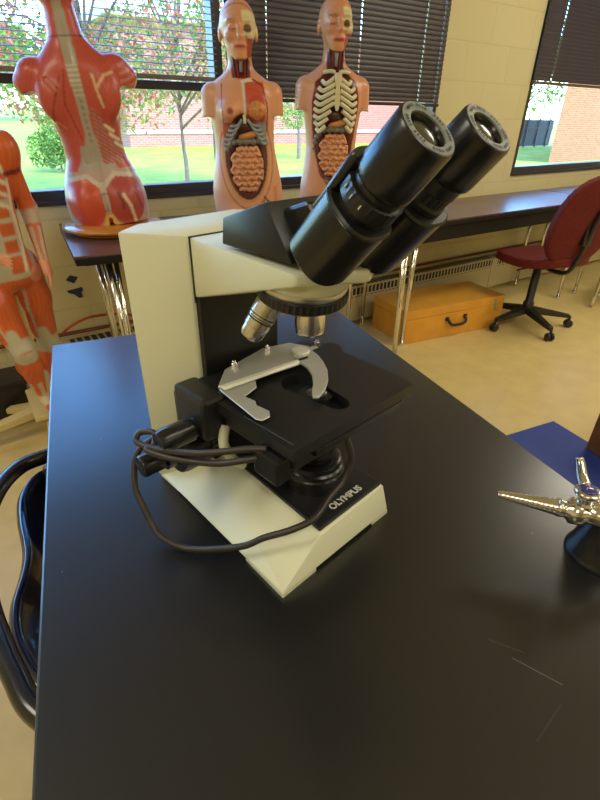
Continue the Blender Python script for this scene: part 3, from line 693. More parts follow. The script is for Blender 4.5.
# condenser under the stage and field lens on the base
b = B(); lathe(b, [(.022, .080), (.024, .084), (.024, .104), (.021, .108), (.021, .125), (.0175, .128), (.0175, .1545), (.012, .155), (0, .1545)], q(*AX, 0), (0, 0, 1), 40); co = obj('condenser', b, 'blacksat', ms, angle=35)
b = B(); lathe(b, [(.0115, .1552), (.011, .1562), (.006, .1574), (0, .158)], q(*AX, 0), (0, 0, 1), 32); obj('top_lens', b, 'lens', co, smooth=True)
b = B(); lathe(b, [(.034, .0435), (.034, .060), (.0325, .062), (.0325, .066), (.030, .068), (.030, .074), (.027, .076), (.020, .076), (.019, .073), (0, .073)], q(*AX, 0), (0, 0, 1), 56); fl = obj('field_lens_ring', b, 'blacksat', ms, angle=35)
b = B(); lathe(b, [(.0185, .0733), (.012, .075), (0, .0755)], q(*AX, 0), (0, 0, 1), 32); obj('field_lens', b, 'lens', fl, smooth=True)
# focus controls on the left
def knob(name, s0, s1, f, z, rs, parent, m='blacksat', seg=48, kn=None):
    b = B(); n = len(rs); prof = [(0, 0)]
    for r_, t in rs: prof.append((r_, (s0-s1)*t))
    prof.append((0, (s0-s1))); lathe(b, prof, q(s0, f, z), (-1, 0, 0), seg, knurl=kn); return obj(name, b, m, parent, angle=32)
cf = knob('focus_knob', .045, -.016, -.172, .082, [(.016, 0), (.016, .2), (.0255, .22), (.0262, .25), (.0262, .72), (.0245, .78), (.015, .8), (.015, 1)], ms, kn=(4, 5))
knob('fine_focus_knob', -.016, -.042, -.172, .082, [(.0095, 0), (.0095, .1), (.0122, .14), (.0122, .92), (.011, 1)], cf)
tk = knob('stage_knob', .02, -.034, -.139, .126, [(.010, 0), (.010, .3), (.0125, .34), (.0125, .9), (.0105, 1)], ms, seg=20)
b = B(); bx(b, .02, .06, .15, .20, .085, .14, .004); obj('focus_block', b, 'black', ms)
b = B(); tube(b, smooth_path([q(.030, -.118, .128), q(.022, -.112, .112), q(.030, -.108, .090), q(.044, -.112, .074)], 5), [.0055]*16, 8); obj('cable_clip', b, 'cream', ms, smooth=True)
# head block
b = B(); 
hull(b, [q(.052, -.134, .3005), q(.052, -.131, .323), q(.052, -.075, .342), q(.052, -.045, .3005),
         q(.156, -.134, .3005), q(.156, -.131, .323), q(.156, -.075, .342), q(.156, -.045, .3005)], .0015)
hb = obj('head', b, 'black', ms, angle=30)
b = B(); lathe(b, [(.036, .292), (.036, .302)], q(.104, -.075, 0), (0, 0, 1), 40); obj('dovetail_ring', b, 'blacksat', hb, angle=30)
dt = Vector((0, -.675, .737)).normalized(); nn = Vector((0, .737, .675)).normalized()  # tube axis and its upward normal
b = B(); lathe(b, [(.031, -.018), (.031, .004), (.029, .006)], q(.104, -.052, .326), nn, 40); obj('hinge_disc', b, 'dgrey', hb, angle=40)
b = B(); hull(b, [q(.066, -.075, .335), q(.142, -.075, .335), q(.066, -.047, .301), q(.142, -.047, .301), q(.066, -.028, .318), q(.142, -.028, .318), q(.066, -.045, .345), q(.142, -.045, .345)], .003); obj('prism_body', b, 'blacksat', hb)
def cap_profile(bm, c, t0, t1, hs, hn, rad, seg=10, taper=1, mshift=0):
    """rounded slab running along the tube axis: section hs x hn"""
    S_ = Vector((1, 0, 0)); rings = []
    for t, k in ((t0, .93), (t0+.002, 1), (t1-.002, 1), (t1, .93)):
        ring = []
        for i in range(40):
            a = 2*PI*i/40; ca, sa = math.cos(a), math.sin(a); e = rad
            x = hs*math.copysign(abs(ca)**(2/e), ca)*k; y = hn*math.copysign(abs(sa)**(2/e), sa)*k
            ring.append(bm.verts.new(c+dt*t+S_*x+nn*(y+mshift)))
        rings.append(ring)
    for a_, b_ in zip(rings, rings[1:]):
        for i in range(40): bm.faces.new((a_[i], a_[(i+1) % 40], b_[(i+1) % 40], b_[i]))
    bm.faces.new(rings[0][::-1]); bm.faces.new(rings[-1])
def eyetube(sx, low, label, sgn, elen, hs=.0225):
    top = q(sx, .055, .394); L = low
    b = B(); cap_profile(b, top, -L, -.064, hs, .0235, 2.6); et = obj('eyepiece_tube', b, 'blacksat', ms, angle=35); tag(et, label)
    k = B(); cap_profile(k, top, -.066, -.0625, hs+.0007, .0242, 2.6); obj('tube_flange', k, 'black', et, angle=35)
    k = B(); cap_profile(k, top+nn*.0185, -L*.72, -.036, .0165, .006, 2.4); obj('sliding_plate', k, 'blacksat', et, angle=35)
    k = B(); lathe(k, [(.0175, -.066), (.0175, -.057), (.0205, -.0565), (.0210, -.055), (.0210, -.0455), (.0200, -.045), (.0178, -.0445), (.0178, -.036)] if sgn < 0 else [(.0185, -.066), (.0185, -.058), (.0178, -.057), (.0172, -.056), (.0172, -.048), (.0180, -.047), (.0180, -.036)], top, dt, 56, knurl=(3, 4)); obj('diopter_ring', k, 'black', et, angle=30)
    for a in ((-.9, -.5, -.1) if sgn < 0 else ()):
        k = B(); px = Vector((1, 0, 0))*math.cos(a+PI*1.15)+nn*math.sin(a+PI*1.15); bx(k, -.0004, .0004, -.0015, .0015, -.0004, .0004); 
        o_ = obj('diopter_mark', k, 'white', et); o_.location = top-dt*.050+px*.0211
        o_.rotation_euler = dt.to_track_quat('Y', 'Z').to_euler()
    k = B(); pd = (Vector((-1, 0, 0))*.35-nn*.94).normalized(); cyl(k, tuple(top-dt*.0685+pd*.0205), tuple(pd), .0022, 0, .003, 16, .0005); obj('set_screw', k, 'steel', et)
    # eyepiece
    k = B(); e0 = elen; lathe(k, [(.0190, -e0), (.0203, -e0+.002), (.0206, -e0+.006), (.0198, -.002), (.0190, -.0003), (.0184, 0), (.0184, -.0008), (.0126, -.0012), (.0112, -.0030), (.0108, -.0060), (0, -.0060)], top, dt, 72); ep = obj('eyepiece', k, 'blacksat', et, angle=32)
    k = B(); lathe(k, [(.0124, -.0012), (.0126, -.0002), (.0145, -.0000), (.0183, .0002), (.0187, -.0006)], top, dt, 72)
    for v in list(k.faces):
        if len(v.verts) > 10: k.faces.remove(v)
    obj('eyepiece_face', k, 'grey', et, angle=50)
    k = B(); x_, y_, _ = frame_of(dt)
    rs = random.Random(3)
    for i in range(44):
        a = 2*PI*i/44
        if (i % 11) in (0, 5, 6): continue
        rr = .0157; p = top+dt*.0003+rr*(math.cos(a)*x_+math.sin(a)*y_); rad_ = (p-top).normalized(); tn = dt.cross(rad_)
        hh = .0009; ww = rs.uniform(.0003, .0007)
        vs = [k.verts.new(p+rad_*sa*hh+tn*sb*ww+dt*.0003) for sa, sb in ((-1, -1), (-1, 1), (1, 1), (1, -1))]; k.faces.new(vs)
    r_ = bmesh.ops.extrude_face_region(k, geom=k.faces[:]); bmesh.ops.translate(k, verts=[e for e in r_['geom'] if isinstance(e, bmesh.types.BMVert)], vec=-dt*.0002)
    obj('engraving', k, 'dgrey', et)
    k = B(); lathe(k, [(.0108, -.0044), (.008, -.0032), (.004, -.0025), (0, -.0023)], top, dt, 40); obj('eye_lens', k, 'lens', et, smooth=True)
eyetube(.0585, .117, 'left eyepiece tube, the nearer one', -1, .040)
eyetube(.1265, .124, 'right eyepiece tube, the farther one', 1, .037, .0255)
# power cord hanging from the stage in a loop
pts = [q(.020, -.042, .145), q(.010, -.055, .143), q(-.004, -.072, .138), q(-.020, -.096, .131), q(-.034, -.137, .120), q(-.043, -.165, .118), q(-.036, -.172, .123), q(-.028, -.158, .126), (q(-.034, -.148, .120)), q(-.042, -.148, .117), q(-.030, -.117, .118), q(-.010, -.080, .123), q(.006, -.056, .132), q(.020, -.044, .136)]
b = B(); tube(b, smooth_path(pts, 8), .0032, 12); obj('lead_loop', b, 'cable', ms, smooth=True)
pts = [q(.0, -.178, .108), q(-.030, -.196, .085), q(-.046, -.186, .055), q(-.0485, -.170, .034), (q(-.048, -.155, .016)), q(-.046, -.137, .0085), q(-.033, -.108, .006), q(-.005, -.060, .026), q(.012, -.040, .042), q(.030, -.021, .054), q(.052, -.011, .062), q(.078, -.0155, .070), q(.101, -.018, .077), q(.111, -.018, .095), q(.107, -.018, .115), q(.104, -.024, .130)]
b = B(); tube(b, smooth_path(pts, 8), .0034, 12); obj('power_cord', b, 'cable', ms, smooth=True)

# ================================================================ ANATOMICAL TORSOS
SKIN = np.array(S((226, 160, 120))); RED = np.array(S((196, 84, 68))); GREY = np.array(S((176, 172, 156))); WHT = np.array(S((226, 214, 188)))
DRED = np.array(S((128, 40, 34))); YEL = np.array(S((224, 184, 90))); DARK = np.array(S((60, 26, 24))); PINK = np.array(S((214, 110, 90)))
def mixc(C, mask, c, a=1.0): C[mask] = C[mask]*(1-a)+np.array(c)*a
FEM = [(-.02, .150, .085, .0), (.04, .155, .088, .0), (.12, .160, .092, .004), (.20, .148, .084, .0), (.28, .132, .074, 0), (.34, .130, .076, 0), (.42, .136, .086, -.004), (.49, .140, .085, 0), (.53, .125, .072, .006), (.555, .095, .055, .012), (.575, .058, .046, .014), (.60, .045, .045, .012), (.66, .040, .044, .006), (.70, .03, .035, 0)]
def torso_fn(tab, sc_sh=.128, shz=.485, breasts=False, head=True, cavity=True, male=False, shr=.047, hz=.74, neckc=True, scut=.075, dz=0):
    def fn(X, Y, Z):
        rx = interp(Z, tab, 1); ry = interp(Z, tab, 2); cy = interp(Z, tab, 3)
        d = (np.sqrt((X/rx)**2+((Y-cy)/ry)**2)-1)*ry
        d = np.maximum(d, Z-.68)
        for s in (-1, 1):
            a = capd(X, Y, Z, (s*sc_sh, .008, shz), (s*(sc_sh+.010), .008, shz-.12), shr, shr*.90, 1.0)
            a = np.maximum(a, (shz-scut)-(s*X-sc_sh)*.12-Z)
            d = smin(d, a, .014)
        if breasts:
            for s in (-1, 1): d = smin(d, elld(X, Y, Z, (s*.058, -.072, .435), (.042, .040, .042)), .02)
        # navel, groin crease
        d = smin(d, capd(X, Y, Z, (-.05, -.02, .02), (.05, -.02, .02), .07, .07), .02)
        if head:
            c = hz
            hd = elld(X, Y, Z, (0, .012, c+.025), (.072, .092, .085))
            hd = smin(hd, elld(X, Y, Z, (0, -.025, c-.045), (.050, .058, .055)), .03)
            hd = smin(hd, elld(X, Y, Z, (0, -.050, c-.085), (.024, .024, .018)), .02)
            hd = smin(hd, capd(X, Y, Z, (0, -.082, c+.012), (0, -.100, c-.022), .008, .012), .012)   # nose
            hd = smin(hd, elld(X, Y, Z, (0, -.074, c-.052), (.024, .012, .009)), .008)                 # lips
            hd = smin(hd, elld(X, Y, Z, (0, -.074, c+.030), (.046, .014, .008)), .014)                 # brow
            for s in (-1, 1):
                hd = np.maximum(hd, -elld(X, Y, Z, (s*.029, -.093, c+.006), (.020, .016, .012)))
                hd = smin(hd, elld(X, Y, Z, (s*.029, -.072, c+.004), (.016, .013, .010)), .004)      # closed lids
                hd = smin(hd, elld(X, Y, Z, (s*.073, .012, c-.005), (.008, .017, .028)), .006)        # ears
                hd = smin(hd, elld(X, Y, Z, (s*.040, -.060, c-.020), (.018, .02, .016)), .015)        # cheek
            d = smin(d, hd, .018)
            d = smin(d, capd(X, Y, Z, (0, .014, .58), (0, .02, c-.02), .045, .045), .02)
        if cavity:
            d = np.maximum(d, -elld(X, Y, Z, (0, -.090, .255+dz), (.088, .045, .165)))
            if male: d = np.maximum(d, -elld(X, Y, Z, (0, -.095, .43+dz), (.098, .045, .125)))
        if neckc: d = np.maximum(d, -elld(X, Y, Z, (0, -.040, .605+dz), (.036, .022, .065)))
        return np.maximum(d, -Z)
    return fn
def front_y(tab, x, z, off=0):
    rx = np.interp(z, [t[0] for t in tab], [t[1] for t in tab]); ry = np.interp(z, [t[0] for t in tab], [t[2] for t in tab])
    return -ry*math.sqrt(max(.02, 1-(x/rx)**2))-off
def model_base(loc, rz, label, name='anatomical_torso'):
    r = empty(name, loc, rz, label, 'anatomical model'); return r
def gut(r, tab, z0, z1, hw):
    # coiled small intestine: a winding tube over a shallow dome
    rs = random.Random(5); P = []; rows = 8; zc = (z0+z1)/2; hh = (z1-z0)/2
    b = B(); bmesh.ops.create_uvsphere(b, u_segments=28, v_segments=18, radius=1, matrix=Matrix.Translation((0, front_y(tab, 0, zc)+.030, zc)) @ Matrix.Diagonal((hw*1.06, .030, hh*1.08, 1)))
    fo = obj('intestine', b, 'intestine', r, smooth=True)
    for i in range(rows):
        z = z0+(z1-z0)*(i+.5)/rows; e = math.sqrt(max(.10, 1-((z-zc)/(hh*1.08))**2)); nxs = 9; xs_ = np.linspace(-hw*e, hw*e, nxs)
        if i % 2: xs_ = xs_[::-1]
        for j, x in enumerate(xs_):
            k = 1-(x/(hw*1.12))**2-((z-zc)/(hh*1.2))**2
            P.append((x+rs.uniform(-.004, .004), front_y(tab, 0, zc)+.030-.030*math.sqrt(max(.03, k))-.001, z+(.0055 if (j+i) % 2 else -.0055)+rs.uniform(-.0015, .0015)))
    b = B(); sp = smooth_path(P, 4); tube(b, sp, [.0084+.0008*math.sin(i*1.3) for i in range(len(sp))], 8); obj('coils', b, 'intestine', fo, smooth=True)
def organs(r, tab, dz):
    fy = lambda x, z: front_y(tab, x, z+dz)
    b = B(); P = [(-.070, fy(.07, .26)+.014, .150), (-.083, fy(.08, .24)+.018, .20), (-.086, fy(.08, .28)+.018, .255), (-.078, fy(.07, .30)+.012, .300), (-.05, fy(.05, .31)+.006, .322), (0, fy(.0, .32)+.002, .324), (.05, fy(.05, .32)+.006, .324), (.074, fy(.07, .33)+.014, .338)]
    sp = smooth_path([(x, y, z+dz) for x, y, z in P], 10); tube(b, sp, [.0125+.0030*math.sin(i*1.15) for i in range(len(sp))], 10); obj('colon', b, 'colon', r, smooth=True)
    gut(r, tab, .125+dz, .308+dz, .066)
    def ball(name, c, s_, rot, m_):
        b = B(); bmesh.ops.create_uvsphere(b, u_segments=20, v_segments=12, radius=1, matrix=Matrix.Translation((c[0], c[1], c[2]+dz)) @ Matrix.Rotation(rot, 4, 'Y') @ Matrix.Diagonal((*s_, 1))); obj(name, b, m_, r, smooth=True)
    ball('stomach', (.016, fy(0, .35)+.018, .349), (.048, .022, .017), -.2, 'stomach')
    ball('liver', (-.004, fy(0, .38)+.022, .380), (.046, .022, .030), 0, 'liver')
def neckparts(r, hz, dz):
    for k, (x, m_, rr) in enumerate([(-.028, 'vessel', .0040), (-.017, 'vesselred', .0050), (.017, 'vesselred', .0050), (.028, 'vessel', .0040)]):
        b = B(); tube(b, smooth_path([(x*.8, -.036, .548+dz), (x, -.040, .60+dz), (x*1.1, -.036, .655+dz)], 5), rr, 8); obj('vessel', b, m_, r, smooth=True)
    b = B(); lathe(b, [(.007, 0), (.008, .03), (.011, .045), (.013, .06), (.010, .07)], (0, -.038, .575+dz), (0, 0, 1), 14); obj('trachea', b, 'costal', r, smooth=True)
def face_paint(C, x, y, z, c, red=True):
    f = y < 0
    mixc(C, f & (segd(x, z, (-.017, c-.053), (.017, c-.053)) < .0065), S((196, 92, 76)), .9)
    mixc(C, f & (segd(x, z, (-.016, c-.0535), (.016, c-.0535)) < .0014), S((110, 40, 36)), .9)
    for s in (-1, 1): mixc(C, f & (segd(x, z, (s*.018, c+.001), (s*.041, c+.001)) < .0022), S((120, 70, 54)), .8); mixc(C, f & (segd(x, z, (s*.014, c+.030), (s*.044, c+.032)) < .003), S((170, 110, 80)), .6)
    # exposed skull and muscle on the model's left half of the face
    k = f & (x > .014) & (z > c-.02) & (z < c+.062); mixc(C, k, S((232, 216, 170)))
    mixc(C, f & (((x-.034)/.017)**2+((z-c-.004)/.014)**2 < 1) , S((120, 76, 60)))
    mixc(C, f & (x > .026) & (z < c-.02) & (z > c-.085), S((176, 80, 60)))
    mixc(C, f & (x > .030) & (np.abs(z-c+.022) < .007), S((226, 206, 166)))
def nipple(C, x, z, y, cx): 
    mixc(C, (y < -.05) & (np.hypot(x-cx, z-.435) < .0125), S((176, 96, 76))); mixc(C, (y < -.05) & (np.hypot(x-cx, z-.435) < .005), S((140, 70, 58)))

# --- female torso (second from left)
def paint_f(V, N):
    x, y, z = V.T; C = np.tile(SKIN, (len(V), 1)); f = y < -.01
    cav = ((x/.092)**2+((z-.258)/.17)**2 < 1) & f; mixc(C, ((x/.100)**2+((z-.256)/.180)**2 < 1) & f, S((206, 150, 100))); mixc(C, cav, S((96, 44, 38)))
    # lower abdomen panel outline
    e = np.abs(np.hypot(x/.115, (z-.25)/.20)-1); mixc(C, f & (e < .018) & (z < .36), S((150, 84, 64)), .8)
    # opened left chest: muscle, gland and ribs
    k = f & (x > .004) & (x < .088) & (z < .535) & (z > .36); mixc(C, k, S((196, 76, 56)))
    mixc(C, k & (np.sin((x*.7+z)*520) > .55), S((214, 110, 84)), .7)
    mixc(C, f & (np.hypot(x-.052, z-.435) < .034), S((222, 156, 92))); mixc(C, f & (np.hypot(x-.052, z-.435) < .032) & (np.sin(x*700)*np.sin(z*700) > .25), S((186, 104, 52)))
    mixc(C, f & (segd(x, z, (.002, .535), (.004, .40)) < .0055), S((220, 216, 196)))
    mixc(C, f & (segd(x, z, (.0, .537), (.045, .545)) < .006), S((226, 220, 196)))
    nipple(C, x, z, y, -.058)
    mixc(C, (y < -.05) & (np.hypot(x-.066, z-.435) < .007), S((186, 100, 84)))
    mixc(C, f & (lined(x, z, [(-.084, .53), (-.090, .46), (-.088, .39), (-.05, .375), (-.004, .40)]) < .0022), S((140, 80, 60)))
    mixc(C, f & (lined(x, z, [(.044, .545), (.085, .52), (.098, .45), (.095, .36)]) < .004), S((150, 52, 44)))
    # cut ribs below the breasts
    for s in (-1, 1):
        k = f & (s*x > .030) & (s*x < .092) & (z > .315) & (z < .392) & (s*x > .03+(.40-z)*.25); mixc(C, k, S((176, 92, 76)) if s < 0 else S((150, 150, 152)))
    # neck window
    mixc(C, f & (np.abs(x) < .039) & (z > .55) & (z < .612), S((160, 52, 42))); mixc(C, f & (np.abs(x) < .039) & (z > .55) & (z < .612) & (np.sin(x*900) > .5), S((90, 50, 60)))
    # inguinal vessels
    for P_, c_ in (([(.07, .10), (.085, .07), (.09, .02)], (40, 60, 66)), ([(.07, .10), (.065, .06), (.072, .01)], (60, 60, 60)), ([(.07, .095), (.10, .07), (.118, .03)], (54, 70, 70)), ([(.0, .06), (0, .0)], (176, 70, 66))): mixc(C, f & (lined(x, z, P_) < .0024), S(c_))
    mixc(C, (y < 0.05) & (x > .10) & (x < .13) & (z > .0) & (z < .14) & (y > -.06), S((196, 128, 96)), .6)
    face_paint(C, x, y, z, .705)
    mixc(C, (np.abs(np.hypot(x, z-.70)-.088) < .002) & (y < .03) & (z > .76), S((180, 110, 84)))
    return C
tf = model_base((1.150, 2.14, TZ), math.radians(-25), 'skin coloured female torso model showing breasts and open abdomen, second from the left')
sdf_object('body', torso_fn(FEM, breasts=True, hz=.705, shz=.492, sc_sh=.126), (-.20, -.15, -.005), (.20, .13, .87), .0036, paint_f, 'paint', tf).location.z = .005
tf.rotation_euler.y = math.radians(-1.6); organs(tf, FEM, 0); neckparts(tf, .705, 0)
for s in (-1, 1):
    for i in range(5):
        xi = .012+.013*i; za = .408-.020*i; xo = min(.097, .060+.010*i); zo = .388-.016*i
        P = [(s*xi, front_y(FEM, xi, za)-.001, za), (s*(xi*.6+xo*.4), front_y(FEM, xi*.6+xo*.4, za)-.003, (za+zo)/2-.012), (s*xo, front_y(FEM, xo, zo)-.001, zo-.004)]
        b = B(); tube(b, smooth_path(P, 6), .0062, 8); obj('rib', b, 'costal', tf, smooth=True)
b = B(); bx(b, -.007, .007, front_y(FEM, 0, .40)-.006, front_y(FEM, 0, .4)+.004, .392, .425, .003); obj('sternum_tip', b, 'bone', tf)

# --- male ribbed torso (third)
MAL = [(-.02, .142, .085, .0), (.04, .146, .088, .0), (.12, .146, .090, .004), (.20, .134, .082, .0), (.30, .122, .074, 0), (.39, .130, .080, 0), (.47, .142, .090, -.004), (.535, .148, .088, 0), (.575, .132, .072, .006), (.60, .095, .055, .012), (.62, .060, .048, .014), (.64, .048, .048, .012), (.67, .042, .046, .006), (.70, .03, .035, 0)]
def paint_m(V, N):
    x, y, z = V.T; C = np.tile(SKIN*np.array([.96, .93, .92]), (len(V), 1)); f = y < -.01
    W_ = np.interp(z, [.12, .18, .28, .37, .48, .555, .60], [.02, .066, .090, .098, .106, .092, .04])
    mixc(C, f & (np.abs(x) < W_+.006) & (z > .125) & (z < .60), S((206, 140, 96)))
    mixc(C, f & (np.abs(x) < W_) & (z > .13) & (z < .595), S((92, 34, 28)))
    mixc(C, f & (np.abs(x) > .082) & (np.abs(x) < W_+.004) & (z > .33) & (z < .58), S((120, 38, 30)))
    mixc(C, f & (np.abs(x) < .040) & (z > .59) & (z < .668), S((130, 46, 40))); mixc(C, f & (np.abs(x) < .039) & (z > .59) & (z < .668) & (np.sin(x*900) > .4), S((66, 46, 66)))
    for P_ in ([(-.01, .10), (-.028, .05), (-.02, .0)], [(.01, .10), (.026, .05), (.02, .0)], [(-.04, .09), (-.055, .03)]): mixc(C, f & (lined(x, z, P_) < .003), S((226, 186, 150)))
    face_paint(C, x, y, z, .76)
    return C
tm = model_base((1.60, 2.12, TZ), math.radians(-24), 'skin coloured torso model with white rib cage, rightmost of the three on the table')
sdf_object('body', torso_fn(MAL, sc_sh=.128, shz=.535, male=True, hz=.765, scut=.085, dz=.04), (-.20, -.15, -.005), (.20, .13, .89), .0036, paint_m, 'paint', tm).location.z = .001
organs(tm, MAL, .045); neckparts(tm, .765, .04)
b = B(); prism(b, [(-.017, .590), (.017, .590), (.014, .555), (.009, .54), (.013, .50), (.013, .47), (.005, .445), (-.005, .445), (-.013, .47), (-.013, .50), (-.009, .54), (-.014, .555)], front_y(MAL, 0, .51)-.012, front_y(MAL, 0, .51)-.002, 'y', .002); obj('sternum', b, 'bone', tm)
for s in (-1, 1):
    b = B(); tube(b, smooth_path([(s*.010, front_y(MAL, 0, .58)-.002, .592), (s*.03, front_y(MAL, .03, .58)-.003, .596), (s*.060, front_y(MAL, .05, .58)+.006, .592)], 5), .0080, 8); obj('clavicle', b, 'bone', tm, smooth=True)
    for i in range(8):
        zo = .560-.0265*i; xo = [.066, .082, .091, .096, .098, .097, .093, .084][i]
        xi = [.012, .012, .012, .012, .014, .026, .038, .048][i]; zi = [.572, .548, .524, .500, .476, .446, .416, .386][i]
        pt = lambda x, z, o: (s*x, front_y(MAL, x, z)+o, z)
        P = [pt(xi, zi, -.006), pt(xi*.6+xo*.4, zi*.6+zo*.4-.010, -.007), pt(xi*.25+xo*.75, zo-.012, -.004), pt(xo, zo, .003)]
        b = B(); sp = smooth_path(P, 6); tube(b, sp, [.0092]*len(sp), 10); obj('rib', b, 'bone', tm, smooth=True)

# --- red muscle torso seen from behind (first)
MUS = [(-.02, .145, .095, .0), (.04, .154, .098, .0), (.10, .156, .100, .006), (.16, .142, .088, .004), (.24, .110, .072, 0), (.31, .110, .074, 0), (.39, .126, .084, 0), (.47, .140, .090, .004), (.53, .138, .084, .008), (.565, .105, .066, .014), (.59, .075, .054, .016), (.62, .054, .052, .014), (.66, .052, .052, .010), (.70, .04, .04, 0)]
def fn_a(X, Y, Z):
    d = torso_fn(MUS, sc_sh=.142, shz=.515, cavity=False, shr=.046, hz=.755, neckc=False, scut=.05)(X, Y, Z)
    for s in (-1, 1): d = smin(d, capd(X, Y, Z, (s*.13, .01, .515), (s*.175, .005, .49), .044, .036), .02)
    for s in (-1, 1): d = smin(d, elld(X, Y, Z, (s*.062, .055, .085), (.066, .058, .078)), .02)      # buttocks
    d = smin(d, elld(X, Y, Z, (-.085, .055, .44), (.055, .035, .075)), .02); d = smin(d, elld(X, Y, Z, (.085, .055, .44), (.055, .035, .075)), .02)
    d = d+.006*np.exp(-(X/.012)**2)*(Y > 0)*(Z > .05)                                               # spinal furrow and cleft
    d = d+.010*np.exp(-((X)/.010)**2)*(Y > .02)*(Z < .12)
    d = d+.004*np.exp(-((np.abs(X)-.055-(Z-.30)*.22)/.007)**2)*(Y > 0)*(Z > .22)*(Z < .50)
    return np.maximum(d, -Z)
def paint_a(V, N):
    x, y, z = V.T; u = -x; C = np.tile(RED, (len(V), 1)); bk = y > 0
    C *= (1+.05*np.sin((np.abs(u)*1.2+z*.6)*330))[:, None]
    mixc(C, (lined(u, z, [(-.05, .50), (-.10, .40), (-.118, .30)]) < .0025) & bk, DRED)
    mixc(C, (lined(u, z, [(-.03, .52), (-.055, .42), (-.028, .30)]) < .003) & bk, DRED, .7)
    mixc(C, (lined(u, z, [(-.12, .36), (-.095, .365), (-.075, .345)]) < .003) & bk, S((224, 150, 120)), .8)
    mixc(C, (((u+.085)/.03)**2+((z-.475)/.022)**2 < 1) & bk & (np.sin(u*300+z*200) > -.3), S((206, 140, 124)), .55)
    # spine strip
    wd = np.interp(z, [.20, .24, .32, .45, .55, .60, .75], [.060, .040, .016, .017, .021, .020, .014]); ok = bk & (np.abs(u) < wd) & (z > .20)
    mixc(C, ok, S((172, 162, 144))); mixc(C, ok & (z > .44) & (z < .54) & (np.sin(z*430) > .3), S((214, 204, 184))); mixc(C, ok & (z < .44) & (np.abs(u) < .006) & (np.sin(z*300) > .2), S((140, 134, 124)))
    # lumbar sheath and pelvis outline
    k = bk & (z < .285) & (z > .12) & (np.abs(u) < np.interp(z, [.12, .175, .20, .24, .285], [.012, .05, .075, .052, .046])); mixc(C, k, S((170, 160, 146)))
    k2 = (z < .20) & (z > 0); mixc(C, k2, S((186, 156, 142)))
    for s in (-1, 1):
        k = bk & (((u-s*.074)/.070)**2+((z-.090)/.094)**2 < 1) & (np.abs(u) > .008); mixc(C, k, S((204, 82, 58)) if s < 0 else S((180, 78, 70)))
    mixc(C, (z < .20) & bk & (np.abs(lined(u, z, [(-.14, .17), (-.05, .185), (0, .14), (.05, .185), (.14, .17)])) < .008), S((206, 190, 178)))
    mixc(C, bk & (np.abs(u) < .012) & (z < .16) & (z > .06), S((196, 184, 172)))
    mixc(C, bk & (np.abs(u) < .030-z*.4) & (z < .04), YEL); mixc(C, bk & (np.abs(u) < .008) & (z < .03), DRED)
    # cut away details on the right side
    mixc(C, bk & (lined(u, z, [(.070, .11), (.088, .07), (.094, .005)]) < .0065), S((222, 196, 170))); mixc(C, bk & (lined(u, z, [(.05, .12), (.06, .09), (.058, .06)]) < .004), S((120, 60, 66)))
    mixc(C, bk & (lined(u, z, [(.10, .13), (.12, .10), (.13, .05)]) < .003), DRED)
    for P_ in ([(.062, .455), (.072, .40)], [(.062, .455), (.058, .50)], [(.064, .46), (.095, .495), (.125, .505)]): mixc(C, bk & (lined(u, z, P_) < .0045), S((220, 184, 150)))
    k = bk & (u > .022) & (u < .10) & (z > .22) & (z < .40) & (u < .02+(.42-z)*.62); mixc(C, k, S((166, 84, 76))); mixc(C, k & (np.sin((z+u*.8)*420) > .3), S((196, 130, 118)))
    for i in range(3): mixc(C, bk & (segd(u, z, (.060+.012*i, .345-.030*i), (.085+.012*i, .325-.030*i)) < .0055), S((226, 214, 180)))
    mixc(C, (u > .15) & (z > .40) & (np.sin(z*260+y*180) > .35), S((206, 150, 140)), .7)
    # neck groove and head
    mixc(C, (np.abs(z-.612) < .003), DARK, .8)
    mixc(C, (z > .70) & (np.abs(x) < .06) & (y > 0) & (np.sin(x*500+z*60) > .2), S((150, 70, 80)), .6)
    mixc(C, (z > .80), S((126, 70, 84)), .6)
    mixc(C, (z > .66) & (np.abs(x) > .062) & (y < .05), S((206, 130, 96)))
    return np.clip(C, 0, 1)
ta = model_base((.523, 2.17, TZ), math.radians(164), 'red muscle torso model seen from behind on a round wooden stand, leftmost on the table')
sdf = sdf_object('body', fn_a, (-.235, -.15, -.005), (.235, .16, .87), .0038, paint_a, 'paint', ta); sdf.location.z = .036; sdf.rotation_euler.y = math.radians(4.5)
b = B(); lathe(b, [(0, .014), (.185, .014), (.196, .019), (.198, .026), (.194, .033), (.18, .037), (0, .037)], (0, 0, 0), (0, 0, 1), 56); obj('wooden_base', b, 'wood', ta, angle=50)
b = B(); lathe(b, [(.155, 0), (.168, .003), (.170, .009), (.165, .0142)], (0, -.0, 0), (0, 0, 1), 56); obj('turntable', b, 'wood', ta, angle=50)

